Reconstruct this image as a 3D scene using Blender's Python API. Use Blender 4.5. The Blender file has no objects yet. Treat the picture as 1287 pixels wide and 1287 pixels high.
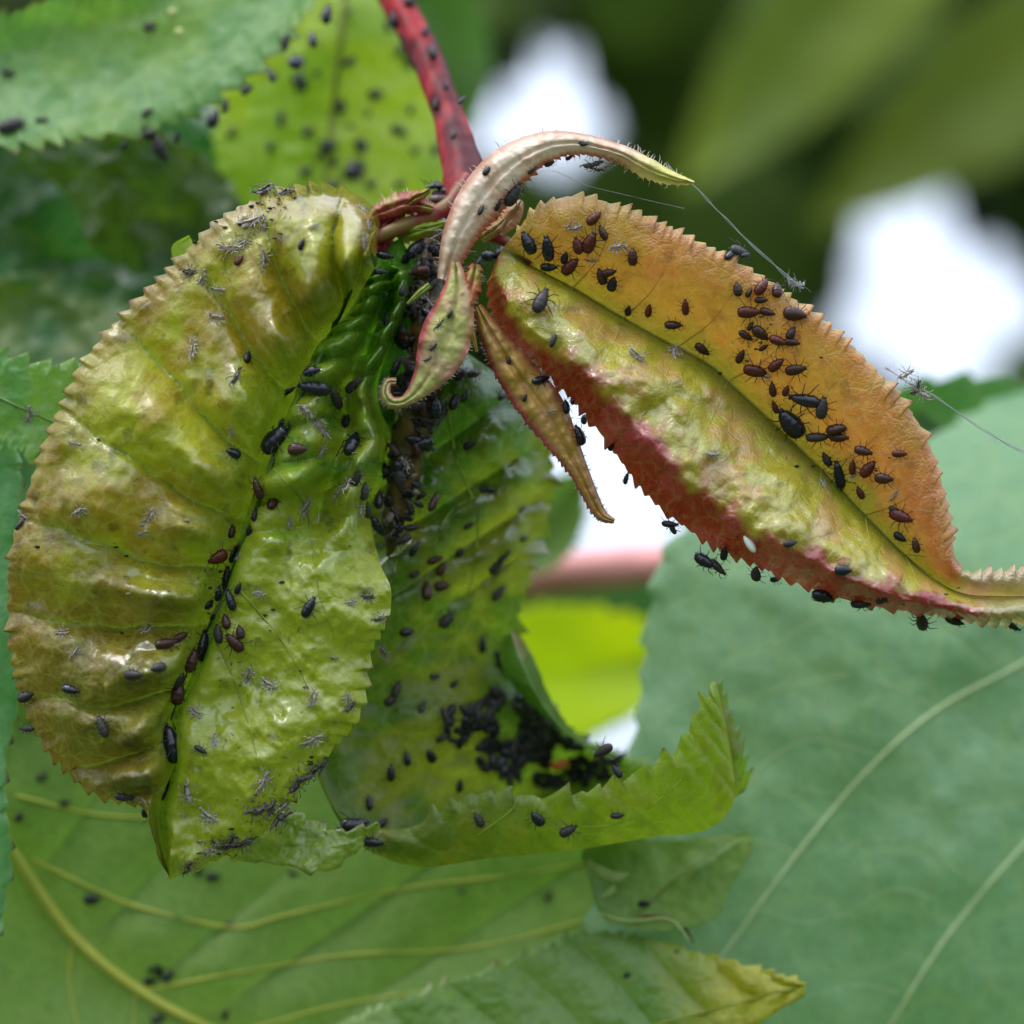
import bpy, math, random
import numpy as np
from mathutils import Vector, Matrix
from mathutils.bvhtree import BVHTree

# ------------------------------------------------------------------ camera, sky, sun, exposure
# macro scene: one unit is about 7 mm of the real shoot, the focus plane is 40 units from the lens
PITCH = math.radians(12)
ROT = Matrix.Rotation(PITCH, 4, 'X')
DIST = 40.0
scene = bpy.context.scene
cam = bpy.data.cameras.new('camera'); camo = bpy.data.objects.new('camera', cam)
scene.collection.objects.link(camo); scene.camera = camo
camo.matrix_world = ROT @ Matrix.Translation((0, -DIST, 0)) @ Matrix.Rotation(math.radians(90), 4, 'X')
cam.sensor_width = 36; cam.lens = 36 * DIST / 12.87
cam.clip_start = 0.5; cam.clip_end = 6000
cam.dof.use_dof = True; cam.dof.focus_distance = DIST + 0.15
cam.dof.aperture_fstop = 0.088

SUN_EL, SUN_AZ = math.radians(62), math.radians(-125)     # azimuth measured from +Y (away from camera) to +X
world = bpy.data.worlds.new('World'); scene.world = world; world.use_nodes = True
wn = world.node_tree; wn.nodes.clear()
sky = wn.nodes.new('ShaderNodeTexSky'); sky.sky_type = 'NISHITA'; sky.sun_disc = False
sky.sun_elevation = SUN_EL; sky.sun_rotation = SUN_AZ
sky.air_density = 1.0; sky.dust_density = 4.0; sky.ozone_density = 1.0
bg = wn.nodes.new('ShaderNodeBackground'); bg.inputs[1].default_value = 0.15
wo = wn.nodes.new('ShaderNodeOutputWorld')
# thin even cloud over the clear sky
tcw = wn.nodes.new('ShaderNodeTexCoord'); cn = wn.nodes.new('ShaderNodeTexNoise'); cn.inputs['Scale'].default_value = 2.6; cn.inputs['Detail'].default_value = 5
wn.links.new(tcw.outputs['Generated'], cn.inputs['Vector'])
cr = wn.nodes.new('ShaderNodeMapRange'); cr.inputs[1].default_value = .3; cr.inputs[2].default_value = .7; cr.inputs[3].default_value = .9; cr.inputs[4].default_value = 1.0
wn.links.new(cn.outputs['Fac'], cr.inputs[0])
# cloud luminance follows the standard overcast sky: three times brighter overhead than at the horizon
sx = wn.nodes.new('ShaderNodeSeparateXYZ'); wn.links.new(tcw.outputs['Generated'], sx.inputs[0])
el = wn.nodes.new('ShaderNodeMapRange'); el.inputs[1].default_value = 0; el.inputs[2].default_value = 1; el.inputs[3].default_value = .20; el.inputs[4].default_value = 1
wn.links.new(sx.outputs['Z'], el.inputs[0])
cc = wn.nodes.new('ShaderNodeVectorMath'); cc.operation = 'SCALE'; cc.inputs[0].default_value = (10.2, 11.6, 14.0); wn.links.new(el.outputs[0], cc.inputs['Scale'])
cm = wn.nodes.new('ShaderNodeMixRGB'); wn.links.new(cc.outputs[0], cm.inputs[2]); wn.links.new(cr.outputs[0], cm.inputs[0]); wn.links.new(sky.outputs[0], cm.inputs[1])
wn.links.new(cm.outputs[0], bg.inputs[0]); wn.links.new(bg.outputs[0], wo.inputs[0])
sl = bpy.data.lights.new('sun', 'SUN'); sl.energy = 1.0; sl.angle = math.radians(22); sl.color = (1, .96, .9)
so = bpy.data.objects.new('sun', sl); scene.collection.objects.link(so)
sd = Vector((math.sin(SUN_AZ) * math.cos(SUN_EL), math.cos(SUN_AZ) * math.cos(SUN_EL), math.sin(SUN_EL)))
so.rotation_euler = sd.to_track_quat('Z', 'Y').to_euler()
scene.view_settings.view_transform = 'Standard'; scene.view_settings.look = 'None'
scene.view_settings.gamma = 1; scene.view_settings.use_curve_mapping = False
scene.view_settings.exposure = 0.9
scene.cycles.max_bounces = 5; scene.cycles.transmission_bounces = 3; scene.cycles.diffuse_bounces = 3; scene.cycles.glossy_bounces = 2
scene.cycles.use_denoising = True

# ------------------------------------------------------------------ helpers
COL = scene.collection
rng = np.random.default_rng(7)
random.seed(7)

def P(px, py, d=0.0):
    """photo pixel + depth behind the focus plane -> point in the camera-aligned frame"""
    k = (DIST + d) / DIST
    return np.array([(px - 643.5) / 100 * k, d, (643.5 - py) / 100 * k])

def srgb(r, g, b, k=1.0):
    f = lambda c: (c / 12.92 if c <= .04045 else ((c + .055) / 1.055) ** 2.4)
    return np.array([f(r / 255) * k, f(g / 255) * k, f(b / 255) * k])

def hash3(ix, iy, iz, s):
    n = (ix.astype(np.int64) * 73856093) ^ (iy.astype(np.int64) * 19349663) ^ (iz.astype(np.int64) * 83492791) ^ (s * 2654435)
    n = (n ^ (n >> 13)) * 1274126177 & 0x7fffffff
    n = (n ^ (n >> 15)) * 461845907 & 0x7fffffff
    return (n & 0xffff) / 65535.0

def vnoise(x, y, z=0.0, s=0):
    x, y = np.broadcast_arrays(np.asarray(x, float), np.asarray(y, float)); z = np.zeros_like(x) + z
    ix, iy, iz = np.floor(x), np.floor(y), np.floor(z)
    fx, fy, fz = x - ix, y - iy, z - iz
    fx, fy, fz = [f * f * (3 - 2 * f) for f in (fx, fy, fz)]
    def h(a, b, c): return hash3(ix + a, iy + b, iz + c, s)
    def l(a, b, t): return a + (b - a) * t
    return l(l(l(h(0,0,0), h(1,0,0), fx), l(h(0,1,0), h(1,1,0), fx), fy),
             l(l(h(0,0,1), h(1,0,1), fx), l(h(0,1,1), h(1,1,1), fx), fy), fz)

def fbm(x, y, s=0, o=4):
    r, a, t = 0, .5, 0
    for i in range(o):
        r = r + a * vnoise(x * 2 ** i, y * 2 ** i, 0, s + i); t += a; a *= .5
    return r / t

def ss(a, b, x):
    t = np.clip((x - a) / (b - a), 0, 1); return t * t * (3 - 2 * t)

def mix(a, b, t):
    t = np.asarray(t)[..., None]; return a * (1 - t) + b * t

def catmull(pts, u):
    pts = np.asarray(pts, float); n = len(pts)
    x = np.clip(u, 0, 1) * (n - 1); i = np.minimum(x.astype(int), n - 2); f = (x - i)[:, None]
    p = np.vstack([2 * pts[0] - pts[1], pts, 2 * pts[-1] - pts[-2]])
    p0, p1, p2, p3 = p[i], p[i + 1], p[i + 2], p[i + 3]
    return .5 * (2 * p1 + (p2 - p0) * f + (2 * p0 - 5 * p1 + 4 * p2 - p3) * f ** 2 + (3 * p1 - p0 - 3 * p2 + p3) * f ** 3)

def mesh_np(name, V, F, mat, cols=None, gloss=None, rest=True):
    """numpy verts (camera-aligned frame if rest) and uniform faces (k columns) -> mesh data"""
    me = bpy.data.meshes.new(name)
    V = np.asarray(V, float)
    if rest: V = V @ np.array(ROT.to_3x3()).T
    F = np.asarray(F, np.int32); k = F.shape[1]
    me.vertices.add(len(V)); me.vertices.foreach_set('co', V.astype(np.float32).ravel())
    me.loops.add(F.size); me.loops.foreach_set('vertex_index', F.ravel())
    me.polygons.add(len(F)); me.polygons.foreach_set('loop_start', np.arange(0, F.size, k, dtype=np.int32))
    me.polygons.foreach_set('use_smooth', np.ones(len(F), bool))
    me.update(calc_edges=True)
    if cols is not None:
        a = me.attributes.new('tint', 'FLOAT_COLOR', 'POINT')
        c = np.ones((len(V), 4), np.float32); c[:, :3] = cols; a.data.foreach_set('color', c.ravel())
    if gloss is not None:
        a = me.attributes.new('gloss', 'FLOAT', 'POINT'); a.data.foreach_set('value', np.asarray(gloss, np.float32).ravel())
    if mat: me.materials.append(mat)
    return me

def link(name, data, parent=None, **props):
    o = bpy.data.objects.new(name, data); COL.objects.link(o)
    if parent is not None:
        o.parent = parent
        if parent.type == 'EMPTY' and parent.parent is None: o.location = -parent.location
    for k, v in props.items(): o[k] = v
    return o

class Acc:
    """collects pieces that belong to one part"""
    def __init__(s): s.V, s.F, s.C, s.n = [], [], [], 0
    def add(s, V, F, c=None):
        V = np.asarray(V, float); s.V.append(V); s.F.append(np.asarray(F) + s.n); s.n += len(V)
        s.C.append(np.zeros((len(V), 3)) + (c if c is not None else 1))
    def mesh(s, name, mat, rest=True):
        return mesh_np(name, np.vstack(s.V), np.vstack(s.F), mat, np.vstack(s.C), None, rest)

def tube(pts, rad, ns=6, n=None):
    pts = np.asarray(pts, float)
    rad = np.asarray(rad, float) * np.ones(len(pts)) if np.ndim(rad) == 0 else np.interp(np.linspace(0, 1, len(pts)), np.linspace(0, 1, len(rad)), rad)
    if n:
        u = np.linspace(0, 1, n); r = np.interp(u, np.linspace(0, 1, len(rad)), rad); pts = catmull(pts, u); rad = r
    m = len(pts)
    T = np.gradient(pts, axis=0); T /= np.linalg.norm(T, axis=1)[:, None] + 1e-9
    a = np.array([0.31, -.9, .3]); V = np.zeros((m, ns, 3))
    N = np.cross(T, a); N /= np.linalg.norm(N, axis=1)[:, None] + 1e-9; B = np.cross(T, N)
    for j in range(ns):
        t = 2 * math.pi * j / ns
        V[:, j] = pts + rad[:, None] * (math.cos(t) * N + math.sin(t) * B)
    V = V.reshape(-1, 3); i = np.arange(m - 1)[:, None] * ns; j = np.arange(ns)[None]
    F = np.stack([i + j, i + (j + 1) % ns, i + ns + (j + 1) % ns, i + ns + j], -1).reshape(-1, 4)
    return V, F

def ellipsoid(c, r, nu=12, nv=10, f=None):
    th = np.linspace(0.02, math.pi - .02, nv)[:, None]; ph = np.linspace(0, 2 * math.pi, nu, endpoint=False)[None]
    X = np.cos(th) + 0 * ph; Y = np.sin(th) * np.cos(ph); Z = np.sin(th) * np.sin(ph)
    V = np.stack([X, Y, Z], -1).reshape(-1, 3) * np.asarray(r, float) + np.asarray(c, float)
    if f is not None: V = f(V)
    i = np.arange(nv - 1)[:, None] * nu; j = np.arange(nu)[None]
    return V, np.stack([i + j, i + (j + 1) % nu, i + nu + (j + 1) % nu, i + nu + j], -1).reshape(-1, 4)

# ------------------------------------------------------------------ materials
def nodes(name):
    m = bpy.data.materials.new(name); m.use_nodes = True; nt = m.node_tree; nt.nodes.clear()
    return m, nt, nt.nodes.new, nt.links.new

def mathn(nt, op, a, b=None, clamp=False):
    n = nt.nodes.new('ShaderNodeMath'); n.operation = op; n.use_clamp = clamp
    for i, v in enumerate((a, b)):
        if v is None: continue
        if isinstance(v, (int, float)): n.inputs[i].default_value = v
        else: nt.links.new(v, n.inputs[i])
    return n.outputs[0]

def leaf_material(name, rough=.32, trans=.35, cell=3.2, vein=.25, bump=.25, coat=.0, spec=.5, tgain=1.3, glossvar=.2, fine=1.0, tt=(1, 1.15, .55)):
    m, nt, N, L = nodes(name)
    at = N('ShaderNodeAttribute'); at.attribute_name = 'tint'
    ag = N('ShaderNodeAttribute'); ag.attribute_name = 'gloss'
    tc = N('ShaderNodeTexCoord')
    warp = N('ShaderNodeTexNoise'); warp.inputs['Scale'].default_value = 2.2; warp.inputs['Detail'].default_value = 3
    L(tc.outputs['Object'], warp.inputs['Vector'])
    va = N('ShaderNodeMixRGB'); va.blend_type = 'ADD'; va.inputs[0].default_value = .22
    L(tc.outputs['Object'], va.inputs[1]); L(warp.outputs['Color'], va.inputs[2])
    v1 = N('ShaderNodeTexVoronoi'); v1.feature = 'DISTANCE_TO_EDGE'; v1.inputs['Scale'].default_value = cell
    v2 = N('ShaderNodeTexVoronoi'); v2.feature = 'DISTANCE_TO_EDGE'; v2.inputs['Scale'].default_value = cell * 3.7
    L(va.outputs[0], v1.inputs['Vector']); L(va.outputs[0], v2.inputs['Vector'])
    e1 = mathn(nt, 'MULTIPLY', v1.outputs['Distance'], 9, True); e2 = mathn(nt, 'MULTIPLY', v2.outputs['Distance'], 5, True)
    net = mathn(nt, 'ADD', mathn(nt, 'MULTIPLY', e1, .6), mathn(nt, 'MULTIPLY', e2, .4))
    inv = mathn(nt, 'SUBTRACT', 1.0, net)
    n1 = N('ShaderNodeTexNoise'); n1.inputs['Scale'].default_value = 7; n1.inputs['Detail'].default_value = 6; n1.inputs['Roughness'].default_value = .65
    n2 = N('ShaderNodeTexNoise'); n2.inputs['Scale'].default_value = 42; n2.inputs['Detail'].default_value = 3
    L(tc.outputs['Object'], n1.inputs['Vector']); L(tc.outputs['Object'], n2.inputs['Vector'])
    # colour: attribute, mottled
    hs = N('ShaderNodeHueSaturation'); L(at.outputs['Color'], hs.inputs['Color'])
    L(mathn(nt, 'ADD', .52, mathn(nt, 'ADD', mathn(nt, 'MULTIPLY', n1.outputs['Fac'], .62), mathn(nt, 'MULTIPLY', n2.outputs['Fac'], .34))), hs.inputs['Value'])
    L(mathn(nt, 'ADD', .488, mathn(nt, 'MULTIPLY', n1.outputs['Fac'], .024)), hs.inputs['Hue'])
    vm = N('ShaderNodeMixRGB'); vm.blend_type = 'MIX'; L(mathn(nt, 'MULTIPLY', inv, vein), vm.inputs[0]); L(hs.outputs[0], vm.inputs[1])
    br = N('ShaderNodeMixRGB'); br.blend_type = 'MIX'; br.inputs[0].default_value = .45; L(hs.outputs[0], br.inputs[1]); br.inputs[2].default_value = (.42, .5, .16, 1)
    L(br.outputs[0], vm.inputs[2])
    b1 = N('ShaderNodeBump'); b1.inputs['Strength'].default_value = bump; b1.inputs['Distance'].default_value = .06
    hsum = mathn(nt, 'ADD', mathn(nt, 'MULTIPLY', net, .6), mathn(nt, 'ADD', mathn(nt, 'MULTIPLY', n1.outputs['Fac'], .8), mathn(nt, 'MULTIPLY', n2.outputs['Fac'], .18 * fine)))
    L(hsum, b1.inputs['Height'])
    pb = N('ShaderNodeBsdfPrincipled'); L(vm.outputs[0], pb.inputs['Base Color'])
    ro = mathn(nt, 'ADD', rough - glossvar / 2, mathn(nt, 'MULTIPLY', n1.outputs['Fac'], glossvar))
    ro = mathn(nt, 'SUBTRACT', ro, mathn(nt, 'MULTIPLY', ag.outputs['Fac'], .22))
    L(mathn(nt, 'MAXIMUM', ro, .09), pb.inputs['Roughness'])
    pb.inputs['Specular IOR Level'].default_value = spec
    pb.inputs['Coat Roughness'].default_value = .12
    L(mathn(nt, 'MULTIPLY', ag.outputs['Fac'], coat), pb.inputs['Coat Weight'])
    L(b1.outputs[0], pb.inputs['Normal'])
    tr = N('ShaderNodeBsdfTranslucent')
    tm = N('ShaderNodeMixRGB'); tm.blend_type = 'MULTIPLY'; tm.inputs[0].default_value = 1; L(vm.outputs[0], tm.inputs[1]); tm.inputs[2].default_value = (tgain * tt[0], tgain * tt[1], tgain * tt[2], 1)
    L(tm.outputs[0], tr.inputs['Color']); L(b1.outputs[0], tr.inputs['Normal'])
    mx = N('ShaderNodeMixShader'); mx.inputs[0].default_value = trans
    L(pb.outputs[0], mx.inputs[1]); L(tr.outputs[0], mx.inputs[2])
    out = N('ShaderNodeOutputMaterial'); L(mx.outputs[0], out.inputs[0])
    return m

def simple(name, col, rough=.4, spec=.5, noise=6, var=.5, bump=.2, attr=False, trans=0.0, coat=0.0, bd=.02):
    m, nt, N, L = nodes(name)
    tc = N('ShaderNodeTexCoord'); n = N('ShaderNodeTexNoise'); n.inputs['Scale'].default_value = noise; n.inputs['Detail'].default_value = 5
    L(tc.outputs['Object'], n.inputs['Vector'])
    hs = N('ShaderNodeHueSaturation')
    if attr:
        at = N('ShaderNodeAttribute'); at.attribute_name = 'tint'; L(at.outputs['Color'], hs.inputs['Color'])
    else: hs.inputs['Color'].default_value = (*col, 1)
    L(mathn(nt, 'ADD', 1 - var / 2, mathn(nt, 'MULTIPLY', n.outputs['Fac'], var)), hs.inputs['Value'])
    b = N('ShaderNodeBump'); b.inputs['Strength'].default_value = bump; b.inputs['Distance'].default_value = bd; L(n.outputs['Fac'], b.inputs['Height'])
    pb = N('ShaderNodeBsdfPrincipled'); L(hs.outputs[0], pb.inputs['Base Color'])
    pb.inputs['Roughness'].default_value = rough; pb.inputs['Specular IOR Level'].default_value = spec; pb.inputs['Coat Weight'].default_value = coat
    L(b.outputs[0], pb.inputs['Normal']); out = N('ShaderNodeOutputMaterial')
    if trans > 0:
        tr = N('ShaderNodeBsdfTranslucent'); L(hs.outputs[0], tr.inputs['Color'])
        mx = N('ShaderNodeMixShader'); mx.inputs[0].default_value = trans; L(pb.outputs[0], mx.inputs[1]); L(tr.outputs[0], mx.inputs[2]); L(mx.outputs[0], out.inputs[0])
    else: L(pb.outputs[0], out.inputs[0])
    return m

M_glossy = leaf_material('glossy_young_leaf', rough=.38, trans=.32, cell=3.2, vein=.5, bump=.17, coat=1, spec=.5, fine=.8)
M_orange = leaf_material('reddish_young_leaf', rough=.36, trans=.34, cell=4.2, vein=.4, bump=.34, coat=1, spec=.8, fine=.6, tt=(1.15, 1.0, .6))
M_back = leaf_material('green_curled_leaf', rough=.42, trans=.42, cell=2.2, vein=.3, bump=.25, coat=1)
M_under = leaf_material('leaf_underside', rough=.5, trans=.34, cell=1.3, vein=.42, bump=.2, coat=0, spec=.35)
M_mid = leaf_material('mature_leaf', rough=.42, trans=.3, cell=1.8, vein=.2, bump=.2, coat=.2)
M_far = simple('far_leaf', (.1, .1, .1), .5, .4, .6, .5, 0, attr=True, trans=.35)
M_strap = simple('stipule_skin', (.5, .4, .3), .42, .45, 9, .5, .35, attr=True, trans=.22)
M_vein = simple('vein_skin', (.4, .45, .15), .5, .3, 5, .3, .1, attr=True, trans=.3)
M_stem = simple('stem_bark', (.3, .05, .04), .5, .25, 7, .6, .4, attr=True)
M_black = simple('black_aphid_shell', (.010, .010, .016), .2, .42, 9, .8, .25, coat=.1)
M_brown = simple('brown_aphid_shell', (.045, .016, .01), .32, .35, 9, .7, .3)
M_red = simple('red_brown_aphid_shell', (.085, .016, .010), .3, .35, 9, .7, .3)
M_grey = simple('dark_grey_aphid_shell', (.035, .030, .027), .42, .3, 9, .9, .4)
M_skin = simple('dry_shed_skin', (.44, .38, .33), .5, .4, 8, 1.1, .6, trans=.25)
M_dskin = simple('dark_shed_skin', (.11, .09, .08), .45, .4, 8, 1.2, .6)
M_leg = simple('aphid_leg_shell', (.03, .022, .02), .45, .3, 9, .5, .1)
M_silk = simple('silk', (.55, .55, .55), .4, .5, 5, .1, .0, trans=.6)
M_egg = simple('egg_shell', (.85, .85, .8), .3, .5, 5, .05, .05)
M_larva = simple('orange_larva_skin', (.5, .12, .02), .4, .5, 5, .3, .2)
M_tint = simple('loose_bits', (.1, .1, .1), .5, .4, 8, .6, .4, attr=True)
M_wood = simple('pale_red_bark', (.66, .27, .25), .45, .4, 2, .4, .3)

# ------------------------------------------------------------------ leaf builder
def tooth_wave(s, n, seed, tv=.85):
    x = s * n + .9 * (vnoise(s * n * .45, 0 * s, 0, seed + 30) - .5) + 1; k = np.floor(x); f = x - k
    r = hash3(k, k * 0 + seed, k * 0, 5); r2 = hash3(k, k * 0 + seed + 9, k * 0, 6)
    pk = .62 + .2 * r2
    w = np.where(f < pk, (f / pk) ** 1.15, np.clip((1 - f) / (1 - pk), 0, 1) ** .8)
    return w * (1.2 - tv + tv * r), f

def leaf(name, mid, left, right, mat, color, height, parent=None, nu=300, nv=70, teeth=(40, 40), tooth=.10,
         tipcol=None, start=(0, 0), seed=0, gloss=None, edge=.05, tvar=.85, shift=None, **props):
    """blade between two margins and a midrib given as matching pixel+depth points; returns object, BVH, grid"""
    u = np.linspace(0, 1, nu)
    Pm, Pl, Pr = [np.array([P(*q) for q in c]) for c in (mid, left, right)]
    Cm, Cl, Cr = catmull(Pm, u), catmull(Pl, u), catmull(Pr, u)
    tt = np.linspace(0, 1, nv) ** .85
    v = np.concatenate([-tt[::-1][:-1], tt]); U, Vv = np.meshgrid(u, v, indexing='ij'); T = np.abs(Vv)
    X = np.where((Vv < 0)[..., None], Cm[:, None] * (1 - T[..., None]) + Cl[:, None] * T[..., None],
                 Cm[:, None] * (1 - T[..., None]) + Cr[:, None] * T[..., None])
    tips = np.zeros_like(T)
    for side, Cc, n, st in ((-1, Cl, teeth[0], start[0]), (1, Cr, teeth[1], start[1])):
        if not n: continue
        d = np.linalg.norm(np.diff(Cc, axis=0), axis=1); s = np.concatenate([[0], np.cumsum(d)]); s /= s[-1]
        w, f = tooth_wave(s, n, seed + side, tvar)
        fade = ss(st, st + .04, u) * ss(1.0, .97, u)
        out = Cc - Cm; out /= np.linalg.norm(out, axis=1)[:, None] + 1e-6
        tan = np.gradient(Cc, axis=0); tan /= np.linalg.norm(tan, axis=1)[:, None] + 1e-9
        out = out - tan * np.sum(out * tan, 1)[:, None]; out /= np.linalg.norm(out, axis=1)[:, None] + 1e-6
        k = side * Vv; span = np.linalg.norm(Cc - Cm, axis=1)
        wd = np.clip(.28 / (span + 1e-3), .03, .5)[:, None]
        ramp = np.clip((k - (1 - wd)) / wd, 0, 1) ** 1.2
        X = X + (out * (w * fade * tooth)[:, None] + tan * (w * fade * tooth * .45)[:, None])[:, None] * ramp[..., None]
        tips = np.maximum(tips, (w * fade)[:, None] * ramp ** 3)
        # thin rim rolled back, teeth alternately tilt
        X[..., 1] += (ramp ** 4) * edge + ramp ** 2 * (fade * (w - .5) * tooth * .6 * (hash3(np.floor(s * n), s * 0 + 3, s * 0, 8) - .5))[:, None] * 2
    if shift: dx, dz = shift(U, Vv, T); X[..., 0] += dx; X[..., 2] += dz
    X[..., 1] += height(U, Vv, T, X[..., 0], X[..., 2])
    C = color(U, Vv, T, X[..., 0], X[..., 2])
    if tipcol is not None: C = mix(C, tipcol, ss(.5, .85, tips))
    C = np.clip(C, .002, .9)
    G = gloss(U, Vv, T, X[..., 0], X[..., 2]) if gloss else np.zeros_like(T)
    m, n = X.shape[:2]; i = np.arange(m - 1)[:, None] * n; j = np.arange(n - 1)[None]
    F = np.stack([i + j, i + j + 1, i + n + j + 1, i + n + j], -1).reshape(-1, 4)
    Vx = X.reshape(-1, 3); me = mesh_np(name, Vx, F, mat, C.reshape(-1, 3), G.ravel())
    o = link(name, me, parent, **props)
    st = 2 if nu > 150 else 1
    bvh = BVHTree.FromPolygons([tuple(q) for q in Vx], [tuple(map(int, f)) for f in F])
    return o, bvh, X

CAM = Vector((0, -DIST, 0))
def hit(bvh, px, py, depth=0.5):
    d = (Vector(P(px, py, 0)) - CAM).normalized()
    loc, nor, _, _ = bvh.ray_cast(CAM, d)
    if loc is None:
        loc, nor, _, _ = bvh.find_nearest(Vector(P(px, py, depth)))
        loc = Vector(P(px, py, loc.y))
    if nor.y > 0: nor = -nor
    return loc, nor

def vein(bvh, pts, r0, r1, col, parent, name='vein', n=40, lift=.3, depth=.5):
    q = catmull(np.array(pts, float), np.linspace(0, 1, n)); out = []
    for a, b in q:
        loc, nor = hit(bvh, a, b, depth); out.append(np.array(loc + nor * 0.0))
    out = np.array(out)
    # smooth
    for _ in range(2): out[1:-1, 1] = (out[:-2, 1] + 2 * out[1:-1, 1] + out[2:, 1]) / 4
    rr = np.linspace(r0, r1, n); out[:, 1] -= rr * lift
    V, F = tube(out, rr, 6)
    return link(name, mesh_np(name, V, F, M_vein, np.zeros((len(V), 3)) + col), parent)

def empty(name, loc, **props):
    o = bpy.data.objects.new(name, None); COL.objects.link(o); o.location = ROT @ Vector(loc)
    o.empty_display_size = .2
    for k, v in props.items(): o[k] = v
    return o

def inv_parent(child, par):
    child.parent = par; child.matrix_parent_inverse = Matrix.Translation(-par.location)

def pleat(x, p=.7): return np.abs(np.sin(math.pi * x)) ** p


# ------------------------------------------------------------------ far surroundings
def blades(n, box, size, holes, seed, cols, droop=.5, shape=1.0):
    """many separate leaf blades (6 faces each) filling a volume given in pixels x depth"""
    r = np.random.default_rng(seed); A = Acc()
    t = np.array([0, .25, .6, 1.0]); w = np.array([.08, .42, .36, .02]) * shape
    k = 0; Vs, Fs, Cs = [], [], []
    while k < n:
        px, py, d = r.uniform(box[0], box[1]), r.uniform(box[2], box[3]), r.uniform(box[4], box[5])
        if any((px - h[0]) ** 2 + (py - h[1]) ** 2 < h[2] ** 2 for h in holes): k += 1; continue
        c = P(px, py, d); s = size * r.uniform(.6, 1.3)
        a = r.uniform(0, 2 * math.pi); tilt = r.uniform(-.9, .9)
        ax = np.array([math.cos(a), r.uniform(-.4, .4), -abs(math.sin(a)) * droop - .2]); ax /= np.linalg.norm(ax)
        sd = np.cross(ax, [math.sin(tilt) * .6, 1, math.sin(tilt)]); sd /= np.linalg.norm(sd); nn = np.cross(ax, sd)
        mid = c + ax * (t[:, None] - .5) * s - nn * (t[:, None] - .5) ** 2 * s * .5
        L_ = mid + sd * w[:, None] * s + nn * .1 * s * w[:, None]; R_ = mid - sd * w[:, None] * s + nn * .1 * s * w[:, None]
        V = np.concatenate([L_, mid, R_]); b = len(Vs) * 12
        F = [[i + b, i + 1 + b, i + 5 + b, i + 4 + b] for i in range(3)] + [[i + 4 + b, i + 5 + b, i + 9 + b, i + 8 + b] for i in range(3)]
        Vs.append(V); Fs += F; col = cols[r.integers(len(cols))] * r.uniform(.6, 1.4); Cs.append(np.tile(col, (12, 1))); k += 1
    return mesh_np('foliage', np.vstack(Vs), Fs, M_far, np.vstack(Cs))

# ground far under the branch, out to the horizon
gm = bpy.data.meshes.new('ground'); R = 5000; gz = -260
gm.from_pydata([(-R, -R, gz), (R, -R, gz), (R, R, gz), (-R, R, gz)], [], [(0, 1, 2, 3)])
gm.materials.append(simple('meadow', (.035, .06, .015), .9, .2, .02, .8, .2)); link('ground', gm, kind='structure')

HOLES = [(1172, 392, 180), (690, 165, 150), (770, 640, 210), (735, 500, 110), (775, 925, 170)]
dark = [srgb(66, 88, 30, 1), srgb(60, 82, 28, 1), srgb(84, 106, 34, 1), srgb(98, 106, 36, 1)]
link('foliage', blades(20000, (-1400, 2700, -1500, 3000, 70, 120), 5.5, HOLES, 3, dark), kind='stuff',
     label='dark green mass of out of focus foliage far behind the shoot')
HOLES2 = [(1172, 392, 200), (685, 165, 160), (770, 640, 220), (735, 500, 160), (775, 925, 180)]
link('foliage', blades(900, (-300, 1600, -300, 1500, 48, 66), 5, HOLES2, 5, [srgb(76, 104, 38, .9), srgb(96, 122, 44, .9)]), kind='stuff',
     label='loose mid green foliage out of focus behind the shoot')

def flat_h(a=.0, b=.0, s=1.2, seed=1):
    def h(U, V, T, x, z): return a * T ** 2 + b * (fbm(x * s + 7, z * s + 3, seed) - .5)
    return h
def tinted(base, alt, s=1.0, seed=2, rim=None, midc=None):
    def c(U, V, T, x, z):
        n = fbm(x * s + 11, z * s + 5, seed); r = mix(base + 0 * x[..., None], alt + 0 * x[..., None], ss(.38, .62, n))
        if midc is not None: r = mix(r, midc + 0 * r, ss(.25, 0, T) * .6)
        if rim is not None: r = mix(r, rim + 0 * r, ss(.97, 1, T) * .7)
        return r
    return c

def far_leaf(label, pts, width, d, base, alt, cat='leaf', group=None, mat=None, bend=0, nu=60, nv=14):
    """simple blade along a pixel line"""
    p = np.array(pts, float); q = catmull(p, np.linspace(0, 1, 9)); tn = np.gradient(q, axis=0); tn /= np.linalg.norm(tn, axis=1)[:, None]
    nm = np.stack([-tn[:, 1], tn[:, 0]], 1); w = np.sin(np.linspace(0.02, .99, 9) ** .8 * math.pi)[:, None] * width / 2
    dd = np.full(9, float(d)) + np.linspace(0, bend, 9)
    mk = lambda a, k: [(x, y, z + k) for (x, y), z in zip(a, dd)]
    pr = dict(label=label, category=cat)
    if group: pr['group'] = group
    o, b, X = leaf('leaf', mk(q, 0), mk(q - nm * w, -.4), mk(q + nm * w, -.4), mat or M_far, tinted(base, alt, .3), flat_h(0, .6, .3), nu=nu, nv=nv, teeth=(16, 16), tooth=.15, **pr)
    return o, b

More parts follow.
